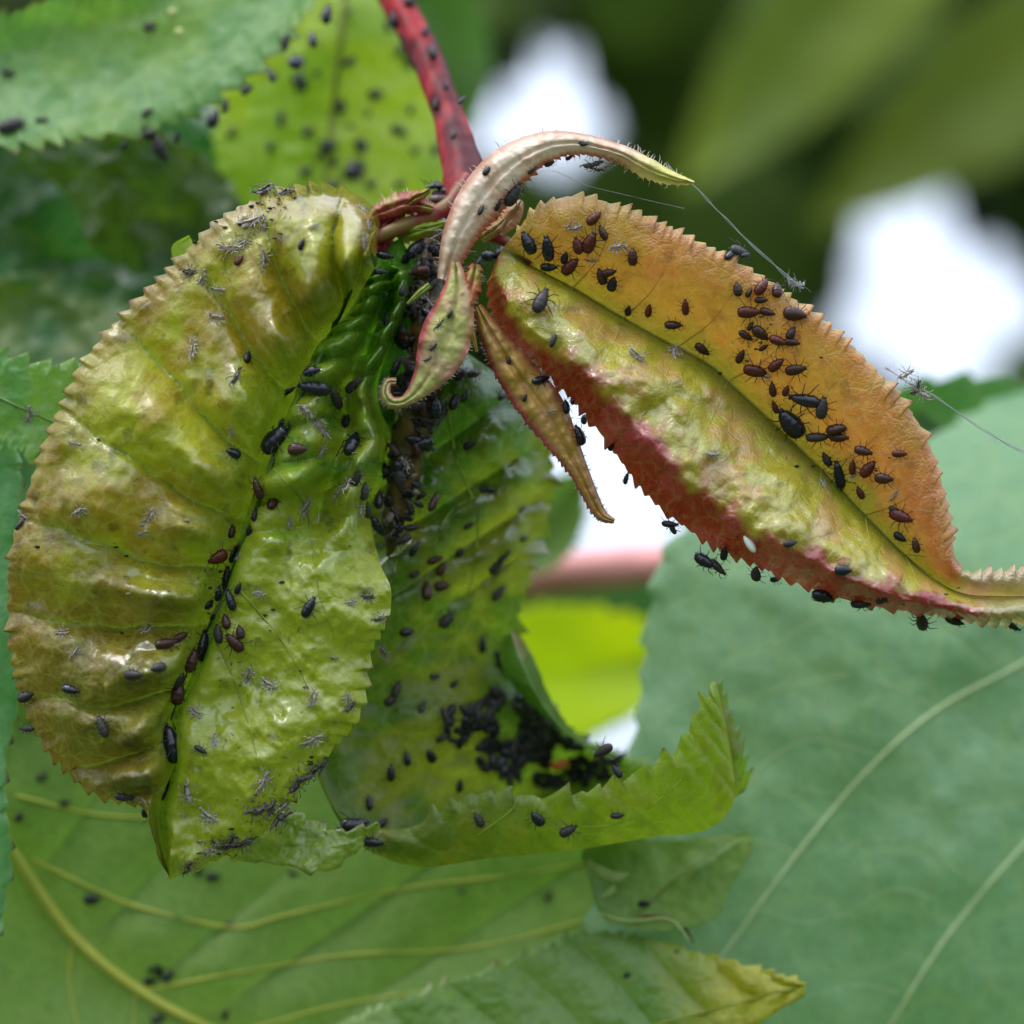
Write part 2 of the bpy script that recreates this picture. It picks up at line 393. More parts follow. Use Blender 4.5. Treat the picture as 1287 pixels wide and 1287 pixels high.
# blurred leaves and twigs between the shoot and the far foliage
far_leaf('long olive leaf blurred at the top right corner, slanting down left', [(1230, -140), (1010, 60), (850, 240)], 170, 42, srgb(132, 148, 45, .95), srgb(114, 134, 40, .95))
far_leaf('long olive leaf blurred above the bright gap, running off the right edge', [(1500, -60), (1250, 110), (1020, 290)], 190, 46, srgb(120, 136, 42, .95), srgb(104, 124, 38, .95))
far_leaf('mid green leaf blurred behind the red leaf stalk at the top', [(510, -60), (560, 60), (575, 210)], 110, 16, srgb(90, 135, 45, .8), srgb(80, 120, 40, .8))
far_leaf('bright yellow green sunlit leaf blurred beneath the pink branch', [(560, 850), (720, 845), (900, 800)], 170, 13, srgb(225, 240, 20, 1.0), srgb(205, 232, 20, 1.0))
far_leaf('blue green leaf blurred directly beneath the pink branch', [(560, 770), (740, 790), (930, 770)], 140, 15, srgb(80, 130, 65, .7), srgb(70, 120, 60, .7))
far_leaf('green leaf blurred between the curled leaf and the pale gap', [(640, 720), (690, 650), (735, 590)], 90, 10, srgb(110, 150, 60, .8), srgb(95, 140, 55, .8))
far_leaf('dull green leaf blurred at the lower end of the pink branch', [(840, 740), (880, 820), (900, 900)], 110, 12, srgb(80, 120, 50, .7), srgb(70, 110, 50, .7))

tw = tube(np.array([P(*q) for q in [(560, 745, 12), (660, 726, 11), (760, 716, 10.5), (860, 708, 10), (960, 700, 10)]]), [.36, .35, .33, .31, .3], 14, 30)
link('branch', mesh_np('branch', *tw, M_wood), label='pale pink red branch running level and blurred behind the shoot', category='branch')

# dark glossy leaves, upper left, out of focus
o, b, X = leaf('leaf', [(-80, 330, 7), (60, 300, 7), (170, 330, 7), (300, 420, 7.4), (420, 520, 7.8)], [(-80, 130, 7.5), (60, 110, 7.8), (200, 130, 8), (380, 200, 8), (450, 500, 8)],
     [(-80, 520, 6.5), (40, 540, 6.4), (130, 520, 6.6), (230, 520, 7), (400, 560, 7.6)], M_back, tinted(srgb(40, 88, 26, .7), srgb(56, 118, 60, .7), .7, 4), flat_h(-.8, 1.6, .8, 6), nu=120, nv=36, teeth=(20, 20),
     gloss=lambda U, V, T, x, z: ss(.5, .7, fbm(x * .8, z * .8, 9)), label='dark glossy green leaf blurred in the shade at the upper left', category='leaf')
o, b, X = leaf('leaf', [(60, 170, 5.6), (130, 220, 5.4), (160, 280, 5.4), (190, 340, 5.6)], [(20, 190, 6), (90, 250, 6), (120, 310, 6), (185, 350, 6)],
     [(150, 150, 5.6), (240, 190, 5.8), (300, 260, 6), (240, 340, 6)], M_back, tinted(srgb(52, 92, 26, .7), srgb(84, 110, 34, .7), .9, 5), flat_h(-.3, .9, 1.2, 7), nu=80, nv=24, teeth=(12, 12),
     label='small dark olive leaf hanging blurred beneath the pale serrated leaf', category='leaf')
o, b, X = leaf('leaf', [(-60, 470, 5.2), (20, 450, 5.2), (120, 410, 5.4), (200, 380, 5.6)], [(-60, 380, 6), (20, 350, 6), (110, 350, 6), (200, 370, 6)],
     [(-60, 560, 5), (40, 540, 5), (140, 500, 5), (215, 400, 5.5)], M_back, tinted(srgb(110, 140, 50, .6), srgb(70, 130, 60, .6), 1.2, 5), flat_h(-.5, .7, 1.2, 8), nu=80, nv=24, teeth=(12, 12),
     label='green and olive mottled leaf blurred behind the left leaf margin', category='leaf')


# ------------------------------------------------------------------ big mature leaves around the shoot
GREEN = dict(base=srgb(136, 174, 132, .80), alt=srgb(122, 164, 116, .78))
o_br, b_br, X = leaf('leaf', [(1500, 600, 6), (1300, 720, 5), (1190, 830, 4.4), (1080, 960, 3.9), (985, 1080, 3.6), (890, 1200, 3.4), (800, 1330, 3.3)],
     [(1300, 480, 7.5), (1080, 600, 6), (870, 665, 4.4), (828, 740, 4), (812, 850, 3.8), (790, 985, 3.6), (700, 1340, 3.4)],
     [(1600, 1000, 6), (1560, 1100, 5.4), (1500, 1200, 5), (1400, 1300, 4.6), (1300, 1400, 4.2), (1100, 1450, 4), (850, 1400, 3.6)],
     M_under, tinted(GREEN['base'], GREEN['alt'], .5, 3), flat_h(.5, .55, .5, 9), nu=260, nv=60, teeth=(26, 30), tooth=.14, seed=4,
     label='large blue green mature leaf filling the lower right, pale veins', category='leaf')
PV = srgb(205, 220, 165, 1.0)
vein(b_br, [(1400, 760), (1287, 832), (1180, 890), (1090, 968), (1000, 1075), (905, 1205), (840, 1300)], .026, .016, PV, o_br, 'midrib', 60)
vein(b_br, [(1400, 960), (1287, 1062), (1195, 1170), (1130, 1270), (1090, 1340)], .028, .022, PV, o_br, 'vein', 50)
for q, r in (([(1000, 1072), (960, 1058), (920, 1062), (880, 1100)], .014), ([(1130, 1248), (1080, 1238), (1010, 1252)], .014), ([(1180, 1130), (1120, 1118), (1060, 1150)], .010),
          ([(1110, 950), (1020, 930), (960, 960), (920, 1010)], .012), ([(1230, 1120), (1160, 1060), (1090, 1055), (1040, 1080)], .010), ([(1090, 968), (1130, 1010), (1200, 1020), (1287, 1010)], .012),
          ([(1190, 885), (1240, 930), (1300, 940)], .012), ([(1180, 890), (1080, 850), (960, 870), (880, 900)], .014), ([(1270, 840), (1180, 780), (1060, 770), (930, 830)], .014),
          ([(1060, 1000), (990, 990), (930, 1000)], .009), ([(1195, 1170), (1240, 1230), (1287, 1260)], .012), ([(950, 1140), (1010, 1160), (1070, 1150), (1120, 1180)], .010)):
    vein(b_br, q, r * .5, r * .2, PV, o_br, 'vein', 30)
o_r, b_r, X = leaf('leaf', [(1080, 520, 8.4), (1180, 540, 8), (1230, 610, 7.8), (1290, 710, 7.6), (1330, 800, 7.6)], [(1080, 500, 8.4), (1180, 480, 8), (1290, 490, 8), (1380, 600, 7.8), (1380, 800, 7.6)],
     [(1070, 560, 8.2), (1130, 650, 7.6), (1180, 720, 7.2), (1260, 790, 7), (1330, 830, 7)], M_under, tinted(srgb(100, 160, 90, .62), srgb(85, 145, 75, .62), .8, 3), flat_h(-.2, .5, .9, 9), nu=90, nv=30, teeth=(12, 12), tooth=.14,
     label='green leaf blurred behind the tip of the orange leaf, dark midrib', category='leaf')
vein(b_r, [(1150, 520), (1200, 565), (1250, 650), (1290, 720), (1330, 800)], .07, .06, srgb(60, 90, 45, .6), o_r, 'midrib', 30)
o_bl, b_bl, X = leaf('leaf', [(-120, 900, 3.4), (0, 1050, 3.5), (90, 1180, 3.6), (190, 1255, 3.7), (300, 1310, 3.8), (480, 1380, 3.8)],
     [(40, 760, 3.6), (160, 900, 4), (360, 940, 4.3), (600, 990, 4.4), (790, 1040, 4.4), (960, 1190, 4.2)],
     [(-200, 1000, 3.2), (-180, 1250, 3.2), (-60, 1400, 3.3), (100, 1450, 3.4), (260, 1480, 3.5), (500, 1440, 3.8)],
     M_under, tinted(srgb(140, 172, 92, .76), srgb(126, 162, 72, .74), .45, 13, midc=srgb(150, 180, 70, .6)), 
     lambda U, V, T, x, z: .35 * (fbm(x * .5, z * .5, 21) - .5) - np.where(V < 0,   .15 * pleat(U * 7 + .4 * T, .8) * ss(0, .2, T), 0), nu=260, nv=60, teeth=(40, 30), tooth=.16, seed=9,
     label='large mature leaf along the bottom showing its pale underside with raised yellow midrib', category='leaf')
YV = srgb(215, 215, 100, 1.0)
vein(b_bl, [(-30, 990), (25, 1085), (95, 1180), (180, 1248), (280, 1300), (400, 1350)], .09, .07, YV, o_bl, 'midrib', 50, .2)
for q, r in (([(20, 1000), (110, 1022), (200, 1028), (330, 1025)], .045), ([(40, 1080), (160, 1135), (290, 1165), (360, 1150), (500, 1118), (640, 1100), (760, 1080)], .05),
          ([(180, 1245), (300, 1222), (440, 1200), (600, 1190), (760, 1150), (880, 1130)], .045), ([(92, 1180), (88, 1240), (105, 1320)], .045),
          ([(290, 1300), (440, 1260), (620, 1235), (800, 1200)], .035), ([(170, 1250), (165, 1330)], .03)):
    vein(b_bl, q, r * .6, r * .25, YV, o_bl, 'vein', 40, .2)

# serrated leaf with tip at the bottom centre
o_bm, b_bm, X = leaf('leaf', [(300, 1460, 2.6), (480, 1400, 2.5), (640, 1340, 2.4), (780, 1300, 2.3), (900, 1268, 2.2), (1012, 1236, 2.2)],
     [(330, 1330, 2.9), (470, 1270, 2.9), (610, 1220, 2.8), (750, 1172, 2.7), (900, 1205, 2.4), (1012, 1235, 2.2)],
     [(320, 1560, 2.4), (500, 1500, 2.3), (670, 1440, 2.2), (830, 1370, 2.1), (945, 1290, 2.1), (1012, 1238, 2.2)],
     M_mid, lambda U, V, T, x, z: mix(mix(srgb(150, 185, 90, .6) + 0 * x[..., None], srgb(130, 172, 70, .6) + 0 * x[..., None], ss(.4, .6, fbm(x, z, 3))), srgb(200, 190, 40, .7) + 0 * x[..., None], ss(.66, .84, U + .1 * (fbm(x * 2, z * 2, 8) - .5))),
     lambda U, V, T, x, z: -.06 * fbm(x * 7, z * 7, 5) - .1 * pleat(U * 9 + T), nu=260, nv=50, teeth=(34, 7), tooth=.10, tipcol=srgb(150, 120, 40, .6),
     seed=31, gloss=lambda U, V, T, x, z: .3 + 0 * x, label='light green puckered leaf with yellow pointed tip at the bottom centre', category='leaf')
vein(b_bm, [(480, 1400), (640, 1340), (780, 1300), (900, 1268), (1000, 1240)], .04, .012, srgb(180, 190, 80, .7), o_bm, 'midrib')
# brown chewed edges on that leaf
for q in ([(775, 1160), (820, 1152), (855, 1160), (872, 1185)], [(905, 1240), (912, 1215), (918, 1212), (932, 1236)]):
    V, F = tube(np.array([P(a, b_, 2.35) for a, b_ in q]), [.02, .035, .03, .012], 6, 24)
    link('chewed_edge', mesh_np('chewed_edge', V, F, M_tint, np.zeros((len(V), 3)) + srgb(110, 60, 30, .6)), o_bm)
# folded, shaded lobe under the curled leaf
o_fd, b_fd, X = leaf('leaf', [(730, 1075, 2.9), (770, 1110, 2.7), (820, 1120, 2.6), (880, 1090, 2.6), (940, 1050, 2.8)], [(735, 1060, 3), (790, 1052, 3), (850, 1056, 3), (900, 1050, 3), (945, 1045, 2.9)],
     [(735, 1090, 2.6), (760, 1150, 2.3), (820, 1165, 2.3), (895, 1150, 2.4), (945, 1055, 2.8)], M_under, tinted(srgb(128, 160, 68, .74), srgb(112, 150, 56, .72), 1.5, 5), flat_h(-.1, .2, 1.4, 4), nu=120, nv=30, teeth=(0, 4), tooth=.08,
     tipcol=srgb(150, 150, 90, .5), label='mid green folded leaf lobe with torn pale holes tucked beneath the curled leaf tip', category='leaf')
vein(b_fd, [(800, 1150), (850, 1105), (900, 1070)], .016, .006, srgb(150, 160, 70, .6), o_fd, 'vein', 20)
TORN = srgb(175, 195, 110, .7)
for q, rr in (([(736, 1082), (752, 1095), (775, 1103), (790, 1098)], [.05, .09, .08, .02]), ([(756, 1128), (768, 1120), (772, 1112)], [.02, .045, .02]), ([(752, 1148), (790, 1158), (840, 1155), (866, 1182)], [.015, .02, .02, .012])):
    V, F = tube(np.array([P(a, b_, 2.2) for a, b_ in q]), rr, 8, 24); link('torn_rim', mesh_np('torn_rim', V, F, M_tint, np.zeros((len(V), 3)) + TORN), o_fd)

# top left
o_tl, b_tl, X = leaf('leaf', [(-200, 90, 4.4), (-60, 90, 4.3), (80, 60, 4.1), (200, 20, 4.0), (310, -50, 4.1), (430, -120, 4.3)],
     [(-200, 60, 4.8), (-60, 52, 4.6), (80, 8, 4.4), (180, -14, 4.4), (260, -70, 4.4), (430, -140, 4.3)],
     [(-200, 150, 3.9), (-40, 180, 3.8), (120, 174, 3.7), (225, 150, 3.7), (330, 85, 3.8), (420, -20, 4.0)],
     M_under, tinted(srgb(125, 165, 70, .7), srgb(105, 155, 80, .7), .9, 14, rim=srgb(150, 150, 60, .6)), flat_h(-.5, .5, .8, 5), nu=220, nv=50, teeth=(30, 24), tooth=.2, tipcol=srgb(120, 80, 45, .5), seed=12,
     gloss=lambda U, V, T, x, z: .3 + 0 * x, label='pale green serrated leaf filling the top left corner', category='leaf')
for x_, y_ in ((217, 15), (225, 40)):
    loc, nor = hit(b_tl, x_, y_); V, F = ellipsoid(np.array(loc), (.055, .03, .05), 10, 8)
    link('pale_spot', mesh_np('pale_spot', V, F, M_tint, np.zeros((len(V), 3)) + srgb(225, 225, 150, .8)), o_tl)
o_sp, b_sp, X = leaf('leaf', [(430, -160, 6.2), (440, -60, 6.2), (430, 40, 6), (420, 130, 5.9), (410, 210, 5.8), (400, 300, 5.8)],
     [(380, -160, 6.2), (360, -40, 6.2), (300, 60, 6), (270, 140, 6), (280, 220, 6), (360, 310, 5.9)],
     [(470, -160, 6.4), (500, -40, 6.4), (520, 50, 6.3), (545, 130, 6.2), (560, 210, 6.1), (540, 320, 6)],
     M_back, tinted(srgb(165, 185, 40, .95), srgb(142, 172, 36, .92), 1.0, 14), flat_h(.3, .6, .7, 5), nu=160, nv=40, teeth=(22, 22), tooth=.12, seed=12,
     label='yellow green leaf dotted with black aphids behind the red stalk', category='leaf')
vein(b_sp, [(438, -60), (430, 40), (420, 130), (410, 210), (402, 290)], .05, .03, srgb(160, 175, 70, .6), o_sp, 'midrib')

# left edge leaves
o_le, b_le, X = leaf('leaf', [(-60, 470, .9), (-10, 500, .9), (40, 520, .9), (85, 540, .95), (130, 560, 1.2)],
     [(-60, 440, 1.1), (0, 450, 1.0), (60, 462, 1.0), (110, 462, 1.1), (150, 520, 1.4)], [(-60, 540, 1.1), (-20, 545, 1.0), (20, 560, 1.0), (50, 572, 1.0), (110, 600, 1.4)],
     M_mid, tinted(srgb(140, 185, 85, .62), srgb(115, 170, 85, .62), 2, 14, rim=srgb(160, 170, 60, .6)), flat_h(-.15, .25, 2.0, 5), nu=160, nv=40, teeth=(9, 10), tooth=.22, tipcol=srgb(140, 90, 40, .5), seed=5,
     gloss=lambda U, V, T, x, z: ss(.5, .65, fbm(x * 2, z * 2, 3)), label='light green toothed leaf poking out left of the big crinkled leaf', category='leaf')
vein(b_le, [(-40, 480), (10, 505), (55, 525), (100, 545)], .025, .012, srgb(170, 200, 120, .6), o_le, 'midrib', 20)
o_ll, b_ll, X = leaf('leaf', [(-120, 540, 1.6), (-90, 700, 1.5), (-80, 850, 1.5), (-80, 1000, 1.5), (-80, 1150, 1.5), (-60, 1300, 1.6)],
     [(-200, 540, 1.8), (-190, 700, 1.8), (-190, 850, 1.8), (-190, 1000, 1.8), (-170, 1150, 1.8), (-70, 1310, 1.8)],
     [(20, 560, 1.4), (24, 700, 1.2), (22, 860, 1.2), (2, 960, 1.2), (8, 1100, 1.2), (-30, 1280, 1.2)],
     M_mid, tinted(srgb(115, 175, 110, .62), srgb(100, 165, 95, .62), .8, 14, rim=srgb(170, 205, 120, .6)), flat_h(.1, .25, 1.0, 5), nu=260, nv=40, teeth=(20, 22), tooth=.09, tipcol=srgb(110, 60, 40, .5), seed=5,
     label='green leaf along the left picture edge with small brown tipped teeth', category='leaf')
o_lb, b_lb, X = leaf('leaf', [(-80, 620, 4.2), (0, 680, 4), (80, 760, 3.9), (130, 840, 3.9), (160, 940, 4.2)], [(-80, 520, 4.4), (40, 560, 4.2), (150, 600, 4.2), (240, 700, 4.2), (200, 940, 4.4)],
     [(-120, 760, 4), (-60, 850, 4), (0, 900, 4), (70, 940, 4), (150, 960, 4.2)], M_under, tinted(srgb(95, 150, 100, .6), srgb(85, 140, 85, .6), .8, 2), flat_h(-.2, .3, 1, 5), nu=80, nv=24, teeth=(10, 10),
     label='blue green leaf glimpsed in the gap left of the big crinkled leaf', category='leaf')

# ------------------------------------------------------------------ the infested shoot (one thing, its leaves are parts)
shoot = empty('cherry_shoot', P(560, 300, .9), label='aphid infested young shoot with crinkled glossy leaves, red stalk and curled stipules', category='plant shoot')

# 1 big crinkled leaf
L1_mid = [(470, 338, .62), (452, 360, .6), (434, 392, .6), (412, 430, .6), (378, 500, .6), (345, 575, .55), (322, 640, .55), (297, 705, .5), (270, 770, .5), (238, 835, .5), (214, 900, .45), (204, 960, .4), (202, 1030, .35), (214, 1105, .3)]
L1_l = [(473, 326, .9), (472, 262, .85), (398, 236, .75), (294, 274, .7), (212, 348, .7), (125, 438, .65), (68, 550, .6), (25, 680, .6), (18, 790, .7), (44, 900, .8), (98, 975, .8), (150, 1003, .75), (192, 1018, .55), (214, 1105, .3)]
L1_r = [(488, 330, 1.2), (518, 340, 1.1), (517, 385, 1.0), (500, 430, .9), (475, 492, .8), (491, 560, .65), (465, 645, .6), (478, 706, .25), (492, 755, .0), (464, 822, .1), (452, 893, .05), (398, 962, .15), (318, 1054, .25), (214, 1105, .3)]
def h1(U, V, T, x, z):
    lf = V < 0
    # left half: tissue swells between the sunken side veins, strongest near the midrib
    wob = .5 * (fbm(x * .8, z * .8, 31) - .5)
    ph = U * 12.5 + .55 * T + wob
    k = np.floor(ph); amp = .6 + .8 * hash3(k, k * 0, k * 0, 77)
    pl = pleat(ph, .75) * amp * ss(0, .1, T) * (1 - .75 * ss(.35, .95, T))
    L_ = -(.46 - .14 * ss(.7, .85, U)) * pl * (1 + .6 * np.exp(-((T - .22) / .14) ** 2)) - .10 * pleat(ph * 2 + .5, .9) * ss(.03, .1, T) * ss(.45, .2, T) - .50 * (fbm(T * 1.8 + 4, U * 15 + T * .8, 91, 3) - .5) * ss(0, .15, T) * ss(1.05, .7, T) - .62 * np.sin(np.pi * np.clip(T * .82 + .02, 0, 1)) ** .8 - .13 * (fbm(x * 2.3, z * 2.3, 12) - .5) - .035 * (fbm(x * 6 + z, z * 9, 19) - .5) - .5 * (fbm(x * .9, z * .9, 15) - .5) * ss(0, .3, T)
    # knuckled lobe at the leaf base
    up = ss(.26, .12, U)
    L_ = L_ - up * .55 * np.sin(np.pi * T) ** .8 + .35 * up * ss(.86, 1, T) 
    # right half: steep ridge beside the midrib, trough, rolled outer ridge
    low = ss(.42, .55, U)
    r1 = np.exp(-((T - .30) / .17) ** 2) * .62 + np.exp(-((T - .82) / .13) ** 2) * .62 - np.exp(-((T - .57) / .1) ** 2) * .22
    r2 = np.sin(np.pi * np.clip(T * .9, 0, 1)) * .42 + np.exp(-((T - .2) / .12) ** 2) * .22
    phr = U * 22 + .8 * T + wob; kr = np.floor(phr)
    q = pleat(phr, .8) * (.5 + hash3(kr, kr * 0 + 1, kr * 0, 78)) * ss(0, .12, T) * (1 - ss(.7, 1, T))
    R_ = -(r1 * (1 - low) + r2 * low) * ss(.02, .12, U) - (.38 - .16 * low) * (fbm(T * 2.2 + 14, U * 13 - T, 92, 3) - .5) * ss(0, .15, T) * ss(1.05, .8, T) - q * (.24 * (1 - low) + .012) - .07 * (fbm(x * 3, z * 3, 4) - .5) - .5 * (fbm(x * 1.3, z * 1.3, 44) - .5) * ss(0, .3, T) - .14 * (fbm(x * 3 + z, z * 2, 46) - .5)
    R_ = R_ + .5 * ss(.9, 1, T) * (1 - low) 
    h = np.where(lf, L_, R_)
    groove = .26 * np.exp(-(T / .05) ** 2)
    # fine side veins pressed in
    fv = .03 * np.exp(-(((ph % 1) - .0) / .05) ** 2) * lf * ss(.05, .2, T) + .02 * (fbm(x * 9, z * 9, 6) - .5)
    return (h + groove + fv) * ss(0, .04, 1 - U)
def sh1(U, V, T):
    dx = .16 * (vnoise(U * 13, 0 * U, 0, 3) - .5) * np.exp(-(T / .35) ** 2) * 2
    dx = dx - np.where(V > 0, .20 * np.exp(-((T - .16) / .10) ** 2) * ss(.12, .3, U) * ss(.95, .8, U) * (.4 + vnoise(U * 9, 0 * U, 0, 5)), 0)
    return dx, -.05 * (vnoise(U * 17, T * 2, 0, 6) - .5)
def c1(U, V, T, x, z):
    n = fbm(x * 1.3, z * 1.3, 2); n2 = fbm(x * 3.5, z * 3.5, 5)
    A, B, D = srgb(176, 172, 28, .82), srgb(172, 142, 28, .78), srgb(124, 106, 26, .62)
    n = n + .35 * (fbm(x * 7, z * 7, 25) - .5)
    lfc = mix(mix(A + 0 * x[..., None], B + 0 * x[..., None], ss(.35, .6, n)), srgb(128, 150, 30, .7) + 0 * x[..., None], ss(.45, 0, T) * .8)
    lfc = mix(lfc, D, ss(.45, .75, U + .28 * n2 - .1) * ss(.05, .3, T) * .85)          # bronze lower left
    lfc = mix(lfc, srgb(158, 112, 34, .62), ss(.72, 1.0, T + .12 * n2 - .06) * .6)
    rg = mix(srgb(112, 165, 32, .7) + 0 * x[..., None], srgb(166, 174, 34, .80) + 0 * x[..., None], ss(.35, .6, n2 * .4 + .75 * U))
    rg = mix(rg, srgb(110, 170, 40, .7), ss(.22, .05, T) * .6)
    c = np.where((V < 0)[..., None], lfc, rg)
    wob = .5 * (fbm(x * .8, z * .8, 31) - .5); ph = U * 12.5 + .55 * T + wob
    line = np.exp(-((((ph + .5) % 1) - .5) / .035) ** 2) * (V < 0) * ss(.03, .1, T) * (1 - ss(.8, .95, T))
    cell = np.exp(-((fbm(x * 2.8 + 2 * T, z * 2.8, 33) - .5) / .018) ** 2) * (V < 0) * ss(.2, .5, T)
    c = mix(c, srgb(178, 172, 62, .8), cell * .35)
    c = mix(c, srgb(86, 76, 22, .5), ss(.66, .78, fbm(x * 5, z * 5, 36)) * .5)
    return mix(c, srgb(165, 180, 70, .8), line * .5)
def g1(U, V, T, x, z):
    g = ss(.42, .6, fbm(x * 2.2, z * 2.2, 51)) * (1 - ss(.45, .75, U) * .85 * (V < 0)) * (1 - .6 * ss(.5, .85, T) * (V < 0)) * (1 - .5 * ss(.7, .95, U))
    g = np.maximum(g, np.where(V < 0, ss(.35, .5, vnoise(U * 12, T * 2, 0, 88)) * np.exp(-((T - .3) / .2) ** 2), .5 * ss(.6, .3, U)))
    return np.clip(g + ss(.3, .15, U) * .5 * fbm(x * 3, z * 3, 52) * 2, 0, 1)
o1, b1, X1 = leaf('leaf', L1_mid, L1_l, L1_r, M_glossy, c1, h1, shoot, nu=520, nv=120, teeth=(66, 46), tooth=.095, tipcol=srgb(120, 45, 30, .6), start=(.10, .61), seed=3, gloss=g1, shift=sh1,
                label='big crinkled glossy olive green leaf with black aphids along its sunken midrib')
vein(b1, [(440, 365), (412, 430), (378, 500), (345, 575), (322, 640), (297, 705), (270, 770), (238, 835), (214, 905)], .035, .02, srgb(80, 130, 30, .6), o1, 'midrib', 60, -.6)
for q in ([(345, 590), (385, 640), (400, 740), (420, 800)], [(300, 740), (350, 800), (380, 850), (400, 900)], [(270, 800), (300, 870), (320, 940), (330, 1000)]):
    vein(b1, q, .016, .004, srgb(165, 180, 70, .75), o1, 'vein', 40, .1)

# small leaf tip curling under the big leaf, and the lobe behind its margin
o1b, b1b, X = leaf('leaf', [(290, 1040, .9), (340, 1055, .8), (390, 1062, .75), (430, 1062, .8), (478, 1042, 1.0)], [(300, 1020, 1.1), (350, 1018, 1.0), (385, 1030, .95), (425, 1046, .9), (478, 1036, 1.0)],
     [(290, 1080, .9), (330, 1082, .8), (370, 1087, .75), (408, 1092, .8), (450, 1068, 1.0)], M_glossy, tinted(srgb(170, 185, 75, .7), srgb(135, 160, 45, .7), 2.5, 4, rim=srgb(190, 170, 60, .6)), flat_h(-.12, .25, 2.5, 8), shoot, nu=140, nv=30, teeth=(7, 5), tooth=.09,
     tipcol=srgb(130, 60, 30, .6), seed=8, gloss=lambda U, V, T, x, z: .5 + 0 * x, label='pale folded leaf tip curling out under the lower point of the crinkled leaf')
o1c, b1c, X = leaf('leaf', [(235, 345, .95), (230, 325, .92), (228, 310, .9), (238, 296, .9)], [(222, 340, 1), (217, 325, .98), (218, 308, .95), (238, 296, .9)], [(250, 340, .9), (246, 322, .88), (243, 306, .88), (238, 296, .9)],
     M_glossy, tinted(srgb(165, 190, 50, .7), srgb(150, 175, 45, .7), 3, 4), flat_h(-.05, .05, 2, 8), shoot, nu=50, nv=16, teeth=(0, 0), label='tiny bright green leaf lobe peeking over the upper left margin')

# 2 orange leaf
L2_mid = [(632, 312, .5), (668, 334, .6), (720, 362, .65), (775, 395, .7), (835, 428, .7), (890, 458, .7), (945, 508, .7), (995, 555, .7), (1045, 603, .65), (1092, 652, .6), (1135, 695, .5), (1172, 726, .4), (1208, 745, .3), (1250, 750, .2), (1310, 748, .1), (1370, 735, 0)]
L2_u = [(645, 296, .5), (676, 262, .45), (728, 248, .4), (794, 268, .35), (862, 300, .3), (935, 338, .3), (1005, 384, .3), (1062, 430, .3), (1112, 482, .3), (1158, 545, .3), (1184, 620, .28), (1197, 698, .25), (1214, 718, .2), (1250, 720, .2), (1310, 716, .1), (1370, 712, 0)]
L2_l = [(622, 330, .6), (614, 365, .5), (634, 418, .2), (690, 468, -.1), (732, 512, -.25), (778, 572, -.35), (824, 628, -.4), (886, 676, -.4), (960, 712, -.4), (1040, 746, -.35), (1110, 764, -.25), (1165, 771, -.1), (1215, 778, .0), (1250, 781, .05), (1310, 778, .05), (1370, 770, 0)]
def h2(U, V, T, x, z):
    up = V < 0
    wob = .5 * (fbm(x * .9, z * .9, 61) - .5)
    ph = U * 17 - .0 + .9 * T + wob
    base = ss(0, .12, U) * ss(0, .2, 1 - U)
    U_ = -.35 * np.sin(np.pi * T * .75) - .05 * pleat(ph, .8) * ss(.02, .2, T) * (1 - ss(.5, 1, T)) - .22 * (fbm(x * .8, z * .8, 63) - .5)
    k = np.floor(ph); amp = .5 + hash3(k, k * 0 + 2, k * 0, 79)
    D_ = -.52 * np.sin(np.pi * np.clip(T * .96, 0, 1)) ** .7 - .035 * amp * pleat(ph, .8) * ss(0, .12, T) * (1 - ss(.6, .95, T)) - .34 * (fbm(x * 2.4, z * 2.4, 13, 3) - .5) * ss(0, .2, T) - .06 * (fbm(x * 7, z * 7, 14, 2) - .5) * ss(0, .2, T) + .62 * ss(.74, 1.02, T)
    D_ = D_ + .16 * (fbm(U * 34, T * 3, 66, 3) - .5) * ss(.7, 1, T) * ss(.05, .2, U)
    D_ = D_ - .08 * pleat(U * 60 + 3 * fbm(x * 2, z * 2, 3), 1) * ss(.72, .95, T) * ss(.05, .2, U)
    return np.where(up, U_, D_) * base + .10 * np.exp(-(T / .07) ** 2) * base
